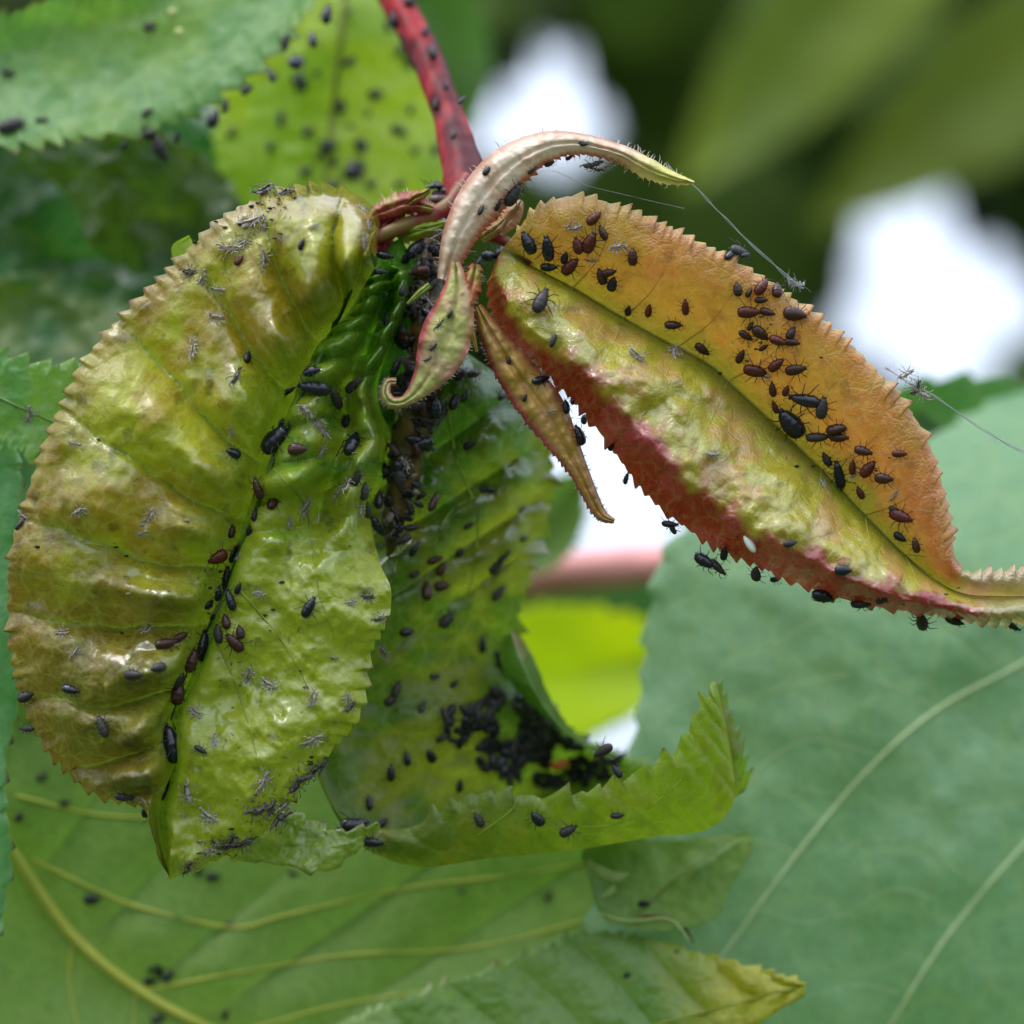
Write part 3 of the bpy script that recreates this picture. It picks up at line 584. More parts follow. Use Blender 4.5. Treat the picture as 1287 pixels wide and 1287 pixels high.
def c2(U, V, T, x, z):
    n = fbm(x * 1.6, z * 1.6, 2); n2 = fbm(x * 4, z * 4, 5); o = 0 * x[..., None]
    up = mix(srgb(212, 138, 60, .80) + o, srgb(205, 150, 55, .78) + o, ss(.4, .62, n))
    up = mix(up, srgb(190, 98, 58, .72), ss(.50, .95, U + .15 * n + .5 * (fbm(U * 18 + T, T * 2, 97, 3) - .5)) * .8)
    up = mix(up, srgb(165, 95, 45, .65), ss(.6, .75, fbm(x * 5, z * 5, 98)) * .5)
    up = mix(up, srgb(150, 150, 40, .7), ss(.38, .0, T + .25 * (n2 - .5)) * .9)
    up = mix(up, srgb(186, 165, 45, .7), ss(.25, .0, U) * .4)
    up = mix(up, srgb(190, 175, 60, .75), ss(.975, 1, T) * .8)
    lo = mix(srgb(190, 178, 52, .80) + o, srgb(205, 165, 85, .78) + o, ss(.45, .62, n2))
    lo = mix(lo, srgb(118, 132, 44, .55), ss(.22, .0, T) * .85)  # darker green beside the midrib: the valley's shading put into the colour
    rim = mix(srgb(160, 28, 24, .75) + o, srgb(180, 55, 68, .75) + o, ss(.45, .6, fbm(x * 2.4, z * 2.4, 9)))
    edge = .70 - .16 * ss(.45, .8, U) + .08 * ss(.3, .1, U)
    lo = mix(lo, rim, ss(-.12, .08, T + .30 * (n2 - .5) + .34 * (fbm(U * 26 + T * 2, T * 2.5, 95, 3) - .5) - edge))
    tip = mix(srgb(215, 170, 150, .7) + o, srgb(190, 175, 110, .7) + o, ss(.4, .6, n))
    c = np.where((V < 0)[..., None], up, lo)
    return mix(c, tip, ss(.755, .80, U + .03 * (n2 - .5)) * np.where(V < 0, 1, ss(.80, .86, U)))
def g2(U, V, T, x, z): return np.where(V < 0, .10, .25 + .75 * ss(.42, .56, fbm(x * 3.2, z * 3.2, 71))) * (1 + 0 * x)
o2, b2, X2 = leaf('leaf', L2_mid, L2_u, L2_l, M_orange, c2, h2, shoot, nu=520, nv=90, teeth=(64, 60), tooth=.115, tipcol=srgb(165, 60, 45, .7), start=(0, .03), seed=5, gloss=g2, edge=.09, tvar=1.15,
                label='orange and yellow green leaf with a red lower rim and scattered brown aphids')
vein(b2, [(668, 334), (720, 362), (775, 395), (835, 428), (890, 458), (945, 508), (995, 555), (1045, 603), (1092, 652), (1135, 695), (1172, 724)], .018, .008, srgb(150, 150, 42, .8), o2, 'midrib', 60, -1.0)
for i in range(8):
    a = 2 + i * 1.15; um = a / 15; m0 = catmull(np.array(L2_mid, float), np.array([um]))[0]; l0 = catmull(np.array(L2_l, float), np.array([um + .05]))[0]; u0 = catmull(np.array(L2_u, float), np.array([um + .055]))[0]
    vein(b2, [m0[:2], m0[:2] * .6 + l0[:2] * .4 + (5, -3), m0[:2] * .25 + l0[:2] * .75], .009, .003, srgb(185, 180, 80, .8), o2, 'vein', 24, .1)
    vein(b2, [m0[:2], m0[:2] * .6 + u0[:2] * .4 + (6, 4), m0[:2] * .22 + u0[:2] * .78], .007, .003, srgb(215, 165, 80, .85), o2, 'vein', 24, -.1)

# 3 curled leaf hanging behind, folded up at the bottom into a toothed flap
L3_mid = [(500, 470, 1.3), (468, 560, 1.6), (440, 660, 1.8), (415, 760, 1.9), (400, 860, 1.8), (400, 960, 1.6), (440, 1050, 1.35), (520, 1088, 1.25), (620, 1078, 1.2), (720, 1068, 1.2), (820, 1052, 1.2), (888, 1042, 1.25), (922, 1005, 1.2), (915, 930, 1.12), (900, 855, 1.05)]
L3_a = [(590, 445, 1.4), (655, 498, 1.9), (690, 570, 2.3), (686, 650, 2.5), (664, 720, 2.7), (650, 800, 2.9), (690, 885, 3.1), (742, 938, 3.1), (780, 952, 3.0), (830, 965, 2.6), (900, 990, 1.9), (936, 1000, 1.55), (932, 950, 1.35), (917, 890, 1.18), (900, 855, 1.05)]
L3_b = [(490, 470, 1.4), (455, 560, 1.7), (425, 660, 1.9), (400, 760, 1.9), (385, 860, 1.8), (385, 930, 1.6), (430, 1020, 1.35), (510, 1040, 1.2), (598, 1000, 1.0), (690, 1003, .9), (775, 985, .85), (845, 950, .85), (873, 905, .92), (890, 875, 1.0), (900, 855, 1.05)]
def h3(U, V, T, x, z):
    a = V < 0
    blade = -.35 * np.sin(np.pi * T) * (1 - ss(.3, .5, U)) + 1.0 * np.sin(np.pi * T) * ss(.38, .55, U) * ss(.85, .7, U)
    top = -.30 * (pleat(U * 16 + T, .8)) * ss(.32, .2, U) * ss(.05, .2, T) * (1 - ss(.75, 1, T)) - .9 * (fbm(x * 1.1, z * 1.1, 82) - .5) * ss(0, .2, T) - .22 * (fbm(x * 3, z * 3, 83) - .5) * ss(.35, .2, U)
    flap = -.22 * np.sin(np.pi * T * .8) - .09 * (fbm(x * 1.7, z * 1.7, 84) - .5) - .05 * pleat(U * 30 + T)
    return np.where(a, blade + top, flap) * ss(0, .06, 1 - U)
def c3(U, V, T, x, z):
    n = fbm(x * 1.2, z * 1.2, 2); n2 = fbm(x * 3, z * 3, 8); o = 0 * x[..., None]
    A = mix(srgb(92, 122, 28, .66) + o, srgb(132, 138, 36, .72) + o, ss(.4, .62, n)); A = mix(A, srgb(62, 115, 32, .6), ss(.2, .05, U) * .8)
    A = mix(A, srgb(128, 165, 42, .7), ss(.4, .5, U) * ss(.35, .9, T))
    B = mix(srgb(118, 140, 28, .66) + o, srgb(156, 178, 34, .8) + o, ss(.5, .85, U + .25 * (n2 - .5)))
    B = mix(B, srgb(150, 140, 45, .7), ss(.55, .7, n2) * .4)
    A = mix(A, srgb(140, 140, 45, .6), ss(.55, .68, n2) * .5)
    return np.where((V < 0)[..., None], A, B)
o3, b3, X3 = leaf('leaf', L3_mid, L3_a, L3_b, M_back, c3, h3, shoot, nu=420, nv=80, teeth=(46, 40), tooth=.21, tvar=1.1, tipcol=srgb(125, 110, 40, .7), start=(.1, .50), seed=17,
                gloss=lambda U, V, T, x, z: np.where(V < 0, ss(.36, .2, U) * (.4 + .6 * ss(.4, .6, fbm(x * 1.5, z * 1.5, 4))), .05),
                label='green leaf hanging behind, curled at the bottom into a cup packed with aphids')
vein(b3, [(560, 500), (575, 580), (600, 650), (590, 740), (560, 840)], .02, .008, srgb(165, 185, 75, 1.0), o3, 'midrib', 40, .1)
for q in ([(540, 700), (570, 640), (640, 610)], [(545, 780), (600, 740), (650, 700)], [(480, 760), (500, 700), (500, 640)], [(700, 1040), (790, 1030), (880, 960)], [(600, 1050), (640, 1020), (650, 1005)]):
    vein(b3, q, .010, .004, srgb(175, 190, 80, 1.0), o3, 'vein', 24, .1)
# pale rolled margin beside the cup
oR, bR, X = leaf('leaf', [(642, 795, 2.2), (655, 830, 2.0), (672, 870, 2.0), (705, 915, 2.2), (745, 945, 2.6)], [(630, 800, 2.3), (630, 835, 2.2), (648, 868, 2.2), (688, 905, 2.4), (745, 948, 2.6)],
     [(648, 790, 2.6), (672, 832, 2.5), (692, 880, 2.5), (722, 922, 2.6), (760, 948, 2.8)], M_back, tinted(srgb(140, 180, 90, .7), srgb(120, 160, 60, .7), 2, 3), flat_h(.3, .2, 2, 4), shoot, nu=80, nv=20, teeth=(0, 8), tooth=.05,
     gloss=lambda U, V, T, x, z: .9 + 0 * x, label='pale shiny rolled leaf margin beside the aphid filled cup')
# short green blade in the shade between big leaf and stem
o4, b4, X = leaf('leaf', [(505, 300, .9), (500, 350, .9), (498, 400, 1.0), (490, 460, 1.1), (480, 540, 1.2)], [(478, 310, .9), (470, 350, .9), (470, 410, 1), (470, 460, 1.1), (478, 540, 1.2)],
     [(520, 330, 1), (528, 360, 1), (525, 410, 1.1), (512, 470, 1.2), (490, 545, 1.3)], M_back, tinted(srgb(85, 145, 40, .65), srgb(70, 125, 35, .6), 2, 3), flat_h(-.0, .5, 2.2, 4), shoot, nu=100, nv=30, teeth=(0, 0),
     gloss=lambda U, V, T, x, z: .9 + 0 * x, label='small shiny green leaf fold beside the aphid crusted stem')

# stem
STEM = [(566, 252, 1.5), (556, 290, 1.3), (540, 350, 1.1), (535, 420, .95), (528, 500, .95), (512, 570, 1.0), (496, 640, 1.1), (488, 700, 1.3)]
V, F = tube(np.array([P(*q) for q in STEM]), [.06, .2, .2, .19, .24, .22, .16, .05], 16, 80)
V += .05 * (np.stack([vnoise(V[:, 0] * 6, V[:, 2] * 6, V[:, 1] * 6, k) for k in (1, 2, 3)], 1) - .5) * 2
n = fbm(V[:, 0] * 3, V[:, 2] * 3, 5)
stem = link('stem', mesh_np('stem', V, F, M_strap, mix(srgb(165, 125, 55, .5) + 0 * V, srgb(110, 110, 40, .5) + 0 * V, ss(.4, .6, n))), shoot)
b_stem = BVHTree.FromPolygons([tuple(q) for q in V], [tuple(map(int, f)) for f in F])
# red stalk of the upper leaf
PET = [(470, -60, 4.2), (500, 5, 3.6), (535, 70, 3.0), (562, 140, 2.4), (580, 200, 1.9), (588, 250, 1.5)]
V, F = tube(np.array([P(*q) for q in PET]), [.24, .225, .21, .21, .27, .3], 20, 90)
V += .02 * (np.stack([vnoise(V[:, 0] * 9, V[:, 2] * 3, V[:, 1] * 9, k) for k in (1, 2, 3)], 1) - .5) * 2
n = fbm(V[:, 0] * 4, V[:, 2] * 1.5, 5)
link('stalk', mesh_np('stalk', V, F, M_stem, mix(srgb(165, 16, 26, .8) + 0 * V, srgb(88, 8, 18, .7) + 0 * V, ss(.4, .62, n))), shoot, label='deep red leaf stalk rising to the upper left')
b_pet = BVHTree.FromPolygons([tuple(q) for q in V], [tuple(map(int, f)) for f in F])
for q, r0 in (([(590, 225, 1.2), (560, 262, 1.0), (505, 285, .8), (470, 300, .7)], .13), ([(600, 290, .8), (618, 296, .7), (640, 306, .6), (668, 330, .62)], .085), ([(560, 400, 1.1), (545, 440, 1.2), (530, 490, 1.4)], .1)):
    V, F = tube(np.array([P(*a) for a in q]), [r0, r0 * .9, r0 * .8, r0 * .6], 12, 30); n = fbm(V[:, 0] * 5, V[:, 2] * 5, 5)
    link('leaf_stalk', mesh_np('leaf_stalk', V, F, M_strap, mix(srgb(175, 50, 60, .6) + 0 * V, srgb(160, 130, 60, .6) + 0 * V, ss(.45, .65, n))), shoot)

def strap(label, pts, base, alt, rim, teeth=(0, 0), tooth=.05, curl=.12, seed=1, nu=200, nv=18, depth_r=0.0, hair=None, hairlen=.12, hairside=(1,), tipc=None, rough=.05):
    """narrow stipule: pts = (px, py, depth, half width in pixels)"""
    p = np.array(pts, float); q = catmull(p, np.linspace(0, 1, len(p) * 2)); tn = np.gradient(q[:, :2], axis=0); tn /= np.linalg.norm(tn, axis=1)[:, None] + 1e-9
    nm = np.stack([-tn[:, 1], tn[:, 0]], 1) * q[:, 3:4]
    mk = lambda s: [(a[0] + s * b[0], a[1] + s * b[1], a[2] + (curl if s else 0) + (depth_r if s > 0 else 0)) for a, b in zip(q, nm)]
    col = lambda U, V, T, x, z: mix(mix(base + 0 * x[..., None], alt + 0 * x[..., None], ss(.42, .6, fbm(x * 5, z * 5, seed))), rim + 0 * x[..., None], ss(.55, .95, T) * np.where(V > 0, 1, .6))
    if tipc is not None: col0 = col; col = lambda U, V, T, x, z: mix(col0(U, V, T, x, z), tipc + 0 * x[..., None], ss(.62, .85, U))
    o, b, X = leaf('stipule', mk(0), mk(-1), mk(1), M_strap, col, lambda U, V, T, x, z: -.06 * np.sin(np.pi * T) + .05 * np.exp(-(T / .12) ** 2) - .12 * (fbm(x * 4, z * 4, seed) - .5) - .035 * (fbm(x * 13, z * 13, seed + 3) - .5) + .12 * (fbm(U * 26, T * 2, seed + 5, 2) - .5) * ss(.5, 1, T), shoot, nu=nu, nv=nv, teeth=teeth, tooth=tooth, seed=seed, tipcol=rim * .9, edge=.03, label=label)
    # the back of the blade gives it body
    if hair:
        A = Acc(); r = np.random.default_rng(seed)
        for i in range(hair):
            uu = r.uniform(.02, .93); side = r.choice(hairside); row = X[int(uu * (nu - 1))]; e = row[0] if side < 0 else row[-1]
            d = e - row[nv - 1]; d /= np.linalg.norm(d) + 1e-9; L_ = hairlen * r.uniform(.4, 1.3); bend = r.uniform(-.4, .4)
            a_ = X[min(int(uu * (nu - 1)) + 3, nu - 1)][nv - 1] - row[nv - 1]; a_ /= np.linalg.norm(a_) + 1e-9
            pp = np.array([e - d * .03, e + d * L_ * .5 + a_ * bend * L_ * .3 + np.array([0, r.uniform(-.03, .03), 0]), e + d * L_ * .9 + a_ * bend * L_])
            A.add(*tube(pp, [.006, .004, .0015], 3), srgb(225, 215, 200, .8))
        link('hairs', A.mesh('hairs', M_strap), o, kind='stuff')
    return o, b

s1, bs1 = strap('long pale pink stipule arching up and over to the right with a yellow tip', [(558, 352, .35, 9), (575, 300, .2, 20), (600, 255, .1, 27), (634, 214, .1, 27), (680, 186, .1, 20), (728, 180, .1, 13), (778, 192, .1, 11), (812, 210, .1, 12), (845, 223, .1, 8), (872, 230, .1, 2)],
                srgb(235, 212, 185, .9), srgb(220, 185, 155, .85), srgb(190, 95, 60, .7), (0, 42), .08, .2, 4, 300, 20, 0, 110, .12, (-1, -1, 1), srgb(215, 205, 110, .8))
s2, bs2 = strap('pinkish green stipule hanging at the centre with a hooked curl at its end', [(572, 330, .15, 6), (574, 370, .05, 20), (563, 415, 0, 32), (551, 450, 0, 29), (533, 480, 0, 17), (512, 502, -.02, 8), (493, 506, -.04, 8), (484, 494, -.02, 7), (488, 481, .05, 6), (498, 480, .12, 5)],
                srgb(205, 200, 120, .85), srgb(212, 180, 135, .85), srgb(215, 95, 105, .8), (0, 0), .03, .1, 6, 220, 16, 0, 130, .045, (-1,))
s3, bs3 = strap('narrow drooping stipule with a pink toothed rim ending in a curved point', [(600, 385, .3, 6), (618, 420, .2, 15), (647, 465, .15, 24), (684, 515, .1, 27), (708, 555, .1, 19), (728, 592, .1, 12), (745, 628, .1, 9), (757, 648, .1, 7), (772, 655, .1, 3)],
                srgb(185, 145, 65, .85), srgb(195, 150, 90, .85), srgb(190, 80, 85, .7), (0, 40), .05, .12, 7, 220, 16, 0, 150, .04, (1, 1, -1))
s4, _ = strap('short orange green stipule beside the hooked one', [(598, 332, .2, 6), (592, 360, .12, 11), (585, 385, .1, 9), (580, 400, .1, 4)], srgb(190, 170, 80, .7), srgb(205, 130, 80, .7), srgb(200, 100, 70, .7), (6, 6), .06, .06, 9, 60, 10, 0, 30, .06, (-1, 1))
s5, _ = strap('tiny yellow green stipule point in front of the stem', [(592, 400, .1, 3), (594, 420, .08, 4), (599, 442, .08, 2)], srgb(190, 170, 70, .7), srgb(200, 150, 70, .7), srgb(190, 150, 60, .7), nu=40, nv=8)
s6, _ = strap('thin bright green stipule strand angled to the left of the stem', [(540, 358, .1, 4), (528, 368, .05, 5), (512, 382, .05, 2)], srgb(150, 185, 70, .7), srgb(165, 190, 80, .7), srgb(180, 120, 70, .6), nu=40, nv=8)
s7, _ = strap('yellow pink bract above the junction', [(470, 270, .8, 8), (490, 262, .7, 14), (515, 255, .65, 12), (545, 262, .7, 5)], srgb(195, 185, 90, .7), srgb(180, 90, 70, .7), srgb(150, 35, 50, .7), (6, 6), .07, .1, 11, 80, 10, 0, 26, .08, (-1, 1))
s8, _ = strap('small dark red bract beside the big leaf base', [(478, 318, .9, 8), (482, 295, .8, 14), (494, 278, .8, 12), (505, 262, .8, 4)], srgb(150, 30, 50, .7), srgb(120, 25, 40, .7), srgb(160, 60, 70, .7), (4, 4), .05, .1, 13, 60, 10)
s9, _ = strap('lime green bract at the top of the stem', [(500, 300, .9, 6), (520, 292, .8, 10), (545, 285, .8, 8), (560, 280, .9, 3)], srgb(165, 190, 50, .7), srgb(150, 170, 40, .7), srgb(170, 150, 60, .7), (4, 4), .05, .1, 15, 60, 10)
s10, _ = strap('small peach bud scale under the arching stipule', [(628, 290, .6, 8), (640, 275, .55, 13), (650, 262, .55, 9), (655, 252, .6, 3)], srgb(215, 175, 130, .7), srgb(200, 150, 100, .7), srgb(200, 120, 80, .7), nu=60, nv=10)
s11, _ = strap('yellow green bud scale under the arching stipule', [(604, 300, .5, 6), (622, 288, .45, 9), (634, 276, .5, 4)], srgb(170, 175, 70, .7), srgb(180, 140, 70, .7), srgb(190, 110, 70, .7), nu=60, nv=10)
s12, _ = strap('green leafy stub above the junction', [(505, 262, .7, 4), (520, 250, .6, 8), (532, 244, .6, 5), (540, 238, .6, 2)], srgb(150, 175, 50, .7), srgb(170, 120, 60, .7), srgb(190, 60, 50, .7), (4, 4), .05, .08, 17, 50, 10)

# ------------------------------------------------------------------ aphids and their shed skins
def aphid_body(seed=0, fat=1.0, crease=.10):
    def f(V):
        t = np.clip(V[:, 0] + .5, 0, 1)                 # 0 tail .. 1 head
        w = np.interp(t, [0, .06, .2, .42, .62, .75, .84, .93, 1], [.30, .72, 1.0, 1.12, 1.02, .82, .70, .55, .16])
        base = np.sqrt(np.maximum(1e-4, 1 - (2 * t - 1) ** 2)); k = np.where(base > .03, w / np.maximum(base, .2), 0)
        seg = 1 - crease * np.exp(-(((t * 9) % 1 - .5) / .16) ** 2)
        V = V.copy(); V[:, 1] *= k * seg; V[:, 2] *= k * seg
        V[:, 2] = np.where(V[:, 2] < 0, V[:, 2] * .45, V[:, 2])
        return V
    V, F = ellipsoid((0, 0, 0), (.5, .24 * fat, .24 * fat), 16, 22, f)
    V[:, 2] += .08
    return V, F

def leg_pts(side, x, a, reach, r):
    c, s_ = math.cos(a), math.sin(a)
    w = np.array([x, side * .15, .08])
    k = w + np.array([c * reach * .45, side * s_ * reach * .45, .10 + .04 * r.random()])
    q = w + np.array([c * reach * .85 + r.uniform(-.03, .03), side * s_ * reach * .95, -.02])
    t = q + np.array([c * .06 + r.uniform(-.04, .04), side * .08, -.03])
    return np.array([w, k, q, t])
LEGS = [(.24, math.radians(48), .44), (.12, math.radians(95), .42), (.0, math.radians(136), .60)]

def build_adult_parts(seed):
    r = np.random.default_rng(seed); parts = []
    parts.append(('body', *aphid_body(seed, 1.0 + r.uniform(-.12, .22)), None))
    V, F = ellipsoid((.5, 0, .075), (.075, .105, .08), 12, 10); parts.append(('head', V, F, None))
    for s in (-1, 1):
        V, F = ellipsoid((.525, s * .09, .10), (.028, .028, .03), 8, 6); parts.append(('eye', V, F, 'leg'))
        for x, a, reach in LEGS:
            V, F = tube(leg_pts(s, x, a + r.uniform(-.15, .15), reach, r), [.023, .02, .014, .009], 5, 12); parts.append(('leg', V, F, 'leg'))
        V, F = tube(np.array([[.55, s * .05, .10], [.70, s * .14, .16], [.62 - .1 * r.random(), s * .26, .16], [.42, s * (.34 + .06 * r.random()), .14]]), [.012, .009, .006, .004], 4, 12); parts.append(('antenna', V, F, 'leg'))
        V, F = tube(np.array([[-.30, s * .13, .14], [-.40, s * .17, .19], [-.50, s * .18, .20]]), [.02, .017, .013], 6, 6); parts.append(('cornicle', V, F, 'leg'))
    return parts

def to_mesh(name, pieces, mat, warp=None):
    A = Acc()
    for V, F in pieces:
        if warp is not None: V = warp(V)
        A.add(V, F)
    return A.mesh(name, mat, rest=False)

def nymph_mesh(mat, seed):
    ps = build_adult_parts(seed); return to_mesh('aphid', [(V, F) for n, V, F, m in ps if n not in ('cornicle', 'eye')], mat)

def skin_mesh(mat, seed):
    r = np.random.default_rng(seed); ps = build_adult_parts(seed + 50); out = []
    off = r.uniform(0, 50, 3); bend = r.uniform(-.5, .5)
    def warp(V):
        V = V.copy(); n = np.stack([vnoise(V[:, 0] * 9 + off[k], V[:, 1] * 9, V[:, 2] * 9, k + seed) for k in range(3)], 1) - .5
        V = V + n * .16; V[:, 1] += bend * V[:, 0] ** 2; return V
    for n, V, F, m in ps:
        if n == 'eye': continue
        if n == 'body':
            V = V * [1.0, .62, .55]
            keep = np.array([not (f[0] % 16 in (3, 4, 12) and 3 < f[0] // 16 < 18) for f in F]); F = F[keep]    # split open along the back
        if n == 'leg': V = V * [1.0, 1.0, 1.0]
        out.append((V, F))
    # twisted flap of empty skin
    V, F = tube(np.array([[-.3, .05, .08], [-.5, .12, .12], [-.66, .05 + .1 * r.random(), .16], [-.78, -.05, .1]]), [.07, .05, .035, .01], 6, 10); out.append((V, F))
    return to_mesh('shed_skin', out, mat, warp)

ADULT = {}
for key, mat in (('K', M_black), ('B', M_brown), ('R', M_red), ('G', M_grey)):
    for v in range(2):
        ADULT[key, v] = [(n, mesh_np(n, V, F, M_leg if m == 'leg' else mat, None, None, False)) for n, V, F, m in build_adult_parts(v * 7 + ord(key))]
NYMPH = {(k, v): nymph_mesh(m, v * 5 + ord(k)) for k, m in (('k', M_black), ('b', M_brown), ('r', M_red), ('g', M_grey)) for v in range(3)}
SKIN = {(k, v): skin_mesh(m, v * 3 + ord(k)) for k, m in (('s', M_skin), ('d', M_dskin)) for v in range(4)}

REG = []      # every insect, for the labels written at the end
def put(surface, where, px, py, size, ang, kind, group, depth=.6, lift=0.0, bank=0.0):
    loc, nor = hit(surface, px, py, depth)
    nor = (nor + Vector((0, -.35, 0))).normalized(); size = size * (.80 if kind in 'sd' else 1.0)
    a = math.radians(ang); d = Vector((math.cos(a), 0, math.sin(a))); d = d - nor * d.dot(nor); size = size * 1.08
    if d.length < .05: d = nor.orthogonal()
    d.normalize(); y = nor.cross(d)
    if bank: q = Matrix.Rotation(bank, 3, d); nor = q @ nor; y = q @ y
    s = size / 100
    if kind in 'KBRG': s *= 1.0
    M = Matrix((d, y, nor)).transposed().to_4x4(); M.translation = loc + nor * (.035 * s + lift)
    i = len(REG)
    M = ROT @ M @ Matrix.Diagonal((s, s * random.uniform(.82, 1.16), s * random.uniform(.8, 1.1), 1))
    if kind in 'KBRG':
        o = bpy.data.objects.new('aphid', None); COL.objects.link(o); o.empty_display_size = .1
        for n, me in ADULT[kind, i % 2]:
            c = bpy.data.objects.new(n, me); COL.objects.link(c); c.parent = o
    else:
        sk = kind in 'sd'
        me = SKIN[kind, (i * 7 + i // 4) % 4] if sk else NYMPH[kind, i % 3]
        o = bpy.data.objects.new('shed_skin' if sk else 'aphid', me); COL.objects.link(o)
    o.matrix_world = M
    REG.append(dict(o=o, px=px, py=py, size=size, ang=ang % 360, kind=kind, where=where, group=group, n=len(REG)))
    return o

def rows(txt):
    for q in txt.replace('\n', ';').split(';'):
        w = q.split()
        if len(w) == 5: yield float(w[0]), float(w[1]), float(w[2]), float(w[3]), w[4]

LEAF1 = '''380 308 14 60 k; 300 328 13 50 r; 392 468 20 10 k; 395 484 34 170 K; 361 490 18 30 k; 419 501 30 150 G; 447 487 26 0 g; 432 531 18 80 k; 447 561 36 100 K; 350 555 42 25 K; 374 565 22 0 B
293 570 18 170 k; 355 537 18 40 k; 482 322 22 0 k; 477 344 16 30 k; 504 365 15 60 k; 487 404 15 90 k; 495 459 22 60 k; 310 450 16 60 k; 327 614 26 100 b; 343 632 20 70 b; 437 530 16 90 k; 321 648 15 90 k; 289 668 16 60 b
272 699 26 180 R; 291 698 18 80 k; 282 727 28 95 K; 272 746 18 80 k; 292 754 26 110 K; 261 759 15 0 k; 276 797 22 100 g; 296 807 26 130 B; 251 812 36 80 K; 237 830 28 70 B; 207 810 26 20 b; 226 802 20 40 b; 219 870 30 80 b; 223 855 20 60 k; 389 764 26 60 K
209 937 46 95 K; 211 989 36 105 K; 90 865 22 0 k; 129 914 26 110 g; 33 874 22 30 g; 35 914 20 200 g; 169 848 24 0 g; 199 840 18 200 g; 252 942 16 330 g; 447 600 22 80 g; 456 618 20 90 g; 460 641 20 100 g
157 999 24 10 g; 182 1019 24 0 g; 26 660 16 60 g; 300 740 14 60 k; 268 772 15 30 k; 285 782 18 110 b; 302 795 16 100 b; 408 493 16 20 k; 300 690 14 0 b; 315 668 14 60 k'''
SKIN1 = '''297 474 26 70 d; 243 440 28 80 s; 272 399 24 350 s; 419 288 16 20 s; 455 263 16 100 s; 462 283 16 60 s; 455 304 22 85 s; 334 240 32 60 d; 360 243 28 50 d; 317 280 32 20 s; 333 285 26 70 s; 290 312 30 0 s; 306 306 22 30 s; 332 325 26 95 s; 240 342 26 350 d; 257 349 24 60 s; 275 364 20 0 s
385 516 24 320 s; 404 540 26 160 s; 396 531 22 300 s; 404 567 18 70 s; 292 543 16 90 s; 438 610 24 90 s; 425 620 18 20 s; 384 634 22 60 s; 452 641 20 100 s; 189 647 22 60 s; 179 670 16 30 s; 100 642 22 30 s; 30 650 20 330 s; 364 657 16 80 s; 382 645 16 70 s
275 765 20 60 s; 326 746 16 0 s; 420 827 12 0 s; 312 849 30 65 s; 339 862 24 330 s; 394 877 24 80 s; 246 896 22 310 s; 269 931 20 90 s; 236 996 28 280 s; 262 1028 26 330 s; 331 981 30 60 s; 394 930 30 30 s; 77 795 18 0 s; 95 820 16 60 s; 186 792 20 80 s
394 967 30 40 d; 371 987 30 50 d; 384 976 26 20 d; 324 1018 34 200 d; 351 1027 34 20 d; 340 1016 26 60 d; 300 1060 30 10 d; 277 1064 26 350 d; 290 1056 22 60 d; 312 1056 24 40 d; 236 1089 26 70 d; 262 1070 22 0 s; 94 558 16 350 s; 440 888 20 40 d; 436 878 18 90 s; 441 758 14 20 s; 463 750 20 180 d; 478 778 20 20 d; 480 820 20 320 d; 405 962 22 60 d; 357 1012 26 40 s; 300 700 12 30 s; 395 285 14 40 s'''
LEAF2 = '''666 305 28 115 K; 689 312 30 95 K; 690 334 20 10 K; 717 334 26 50 R; 710 324 15 70 k; 726 309 20 105 r; 742 305 26 60 R; 746 275 20 40 r; 758 293 18 115 b; 796 323 20 85 B; 757 347 20 100 b; 765 342 18 20 b; 770 357 18 70 k; 679 380 32 65 G; 790 390 15 70 b; 816 390 17 70 r; 862 386 19 85 r
846 407 21 0 B; 883 437 20 310 B; 696 429 16 70 g; 931 448 18 60 b; 927 364 16 100 b; 941 368 12 60 b; 956 361 22 50 r; 976 366 18 85 b; 956 377 15 0 b; 940 392 26 0 R; 964 392 18 345 b; 998 395 26 350 b; 937 421 18 325 b; 943 410 12 60 b; 955 418 22 320 b; 978 428 22 340 r; 994 419 16 60 b; 995 430 18 350 b; 960 437 13 30 b
950 465 30 350 R; 976 458 22 40 r; 999 464 24 10 b; 972 489 18 90 b; 988 491 14 70 r; 1014 502 38 175 K; 1034 513 26 75 G; 975 511 16 100 r; 996 530 40 125 K; 1028 548 28 10 G; 1052 538 26 20 b; 1055 549 24 5 b; 1085 566 21 350 B; 1130 570 17 0 r; 1040 577 18 110 g; 1057 596 34 88 K
1072 587 18 80 r; 1091 589 24 50 R; 1111 601 22 0 B; 1082 619 16 110 r; 1133 648 30 350 R; 1125 642 18 320 g; 1132 674 17 345 k; 1152 685 18 95 B; 1059 717 19 0 k; 992 683 16 10 g'''
SKIN2 = '''724 287 18 20 s; 745 327 18 10 s; 777 310 24 10 s; 847 444 26 70 s; 799 447 26 320 s; 895 572 20 0 s; 1034 609 17 90 s; 1125 622 20 60 s; 1112 603 14 0 s; 715 283 14 60 s; 964 473 14 0 s; 1074 597 14 40 s'''
RIM2 = '''888 703 28 350 K; 904 711 24 330 G; 912 695 18 60 k; 952 720 20 60 g; 1036 744 30 340 K; 1082 757 24 30 G; 1160 777 34 80 G; 1200 777 22 0 k; 1273 783 22 310 g; 843 657 22 20 k; 846 662 18 100 g; 720 500 18 60 k; 726 548 24 120 K; 710 512 16 90 k; 733 528 14 60 k; 789 602 14 60 k; 770 560 14 40 k
927 317 24 10 g; 918 322 18 60 k; 935 322 16 30 g; 1108 753 16 60 g; 975 727 14 30 k'''
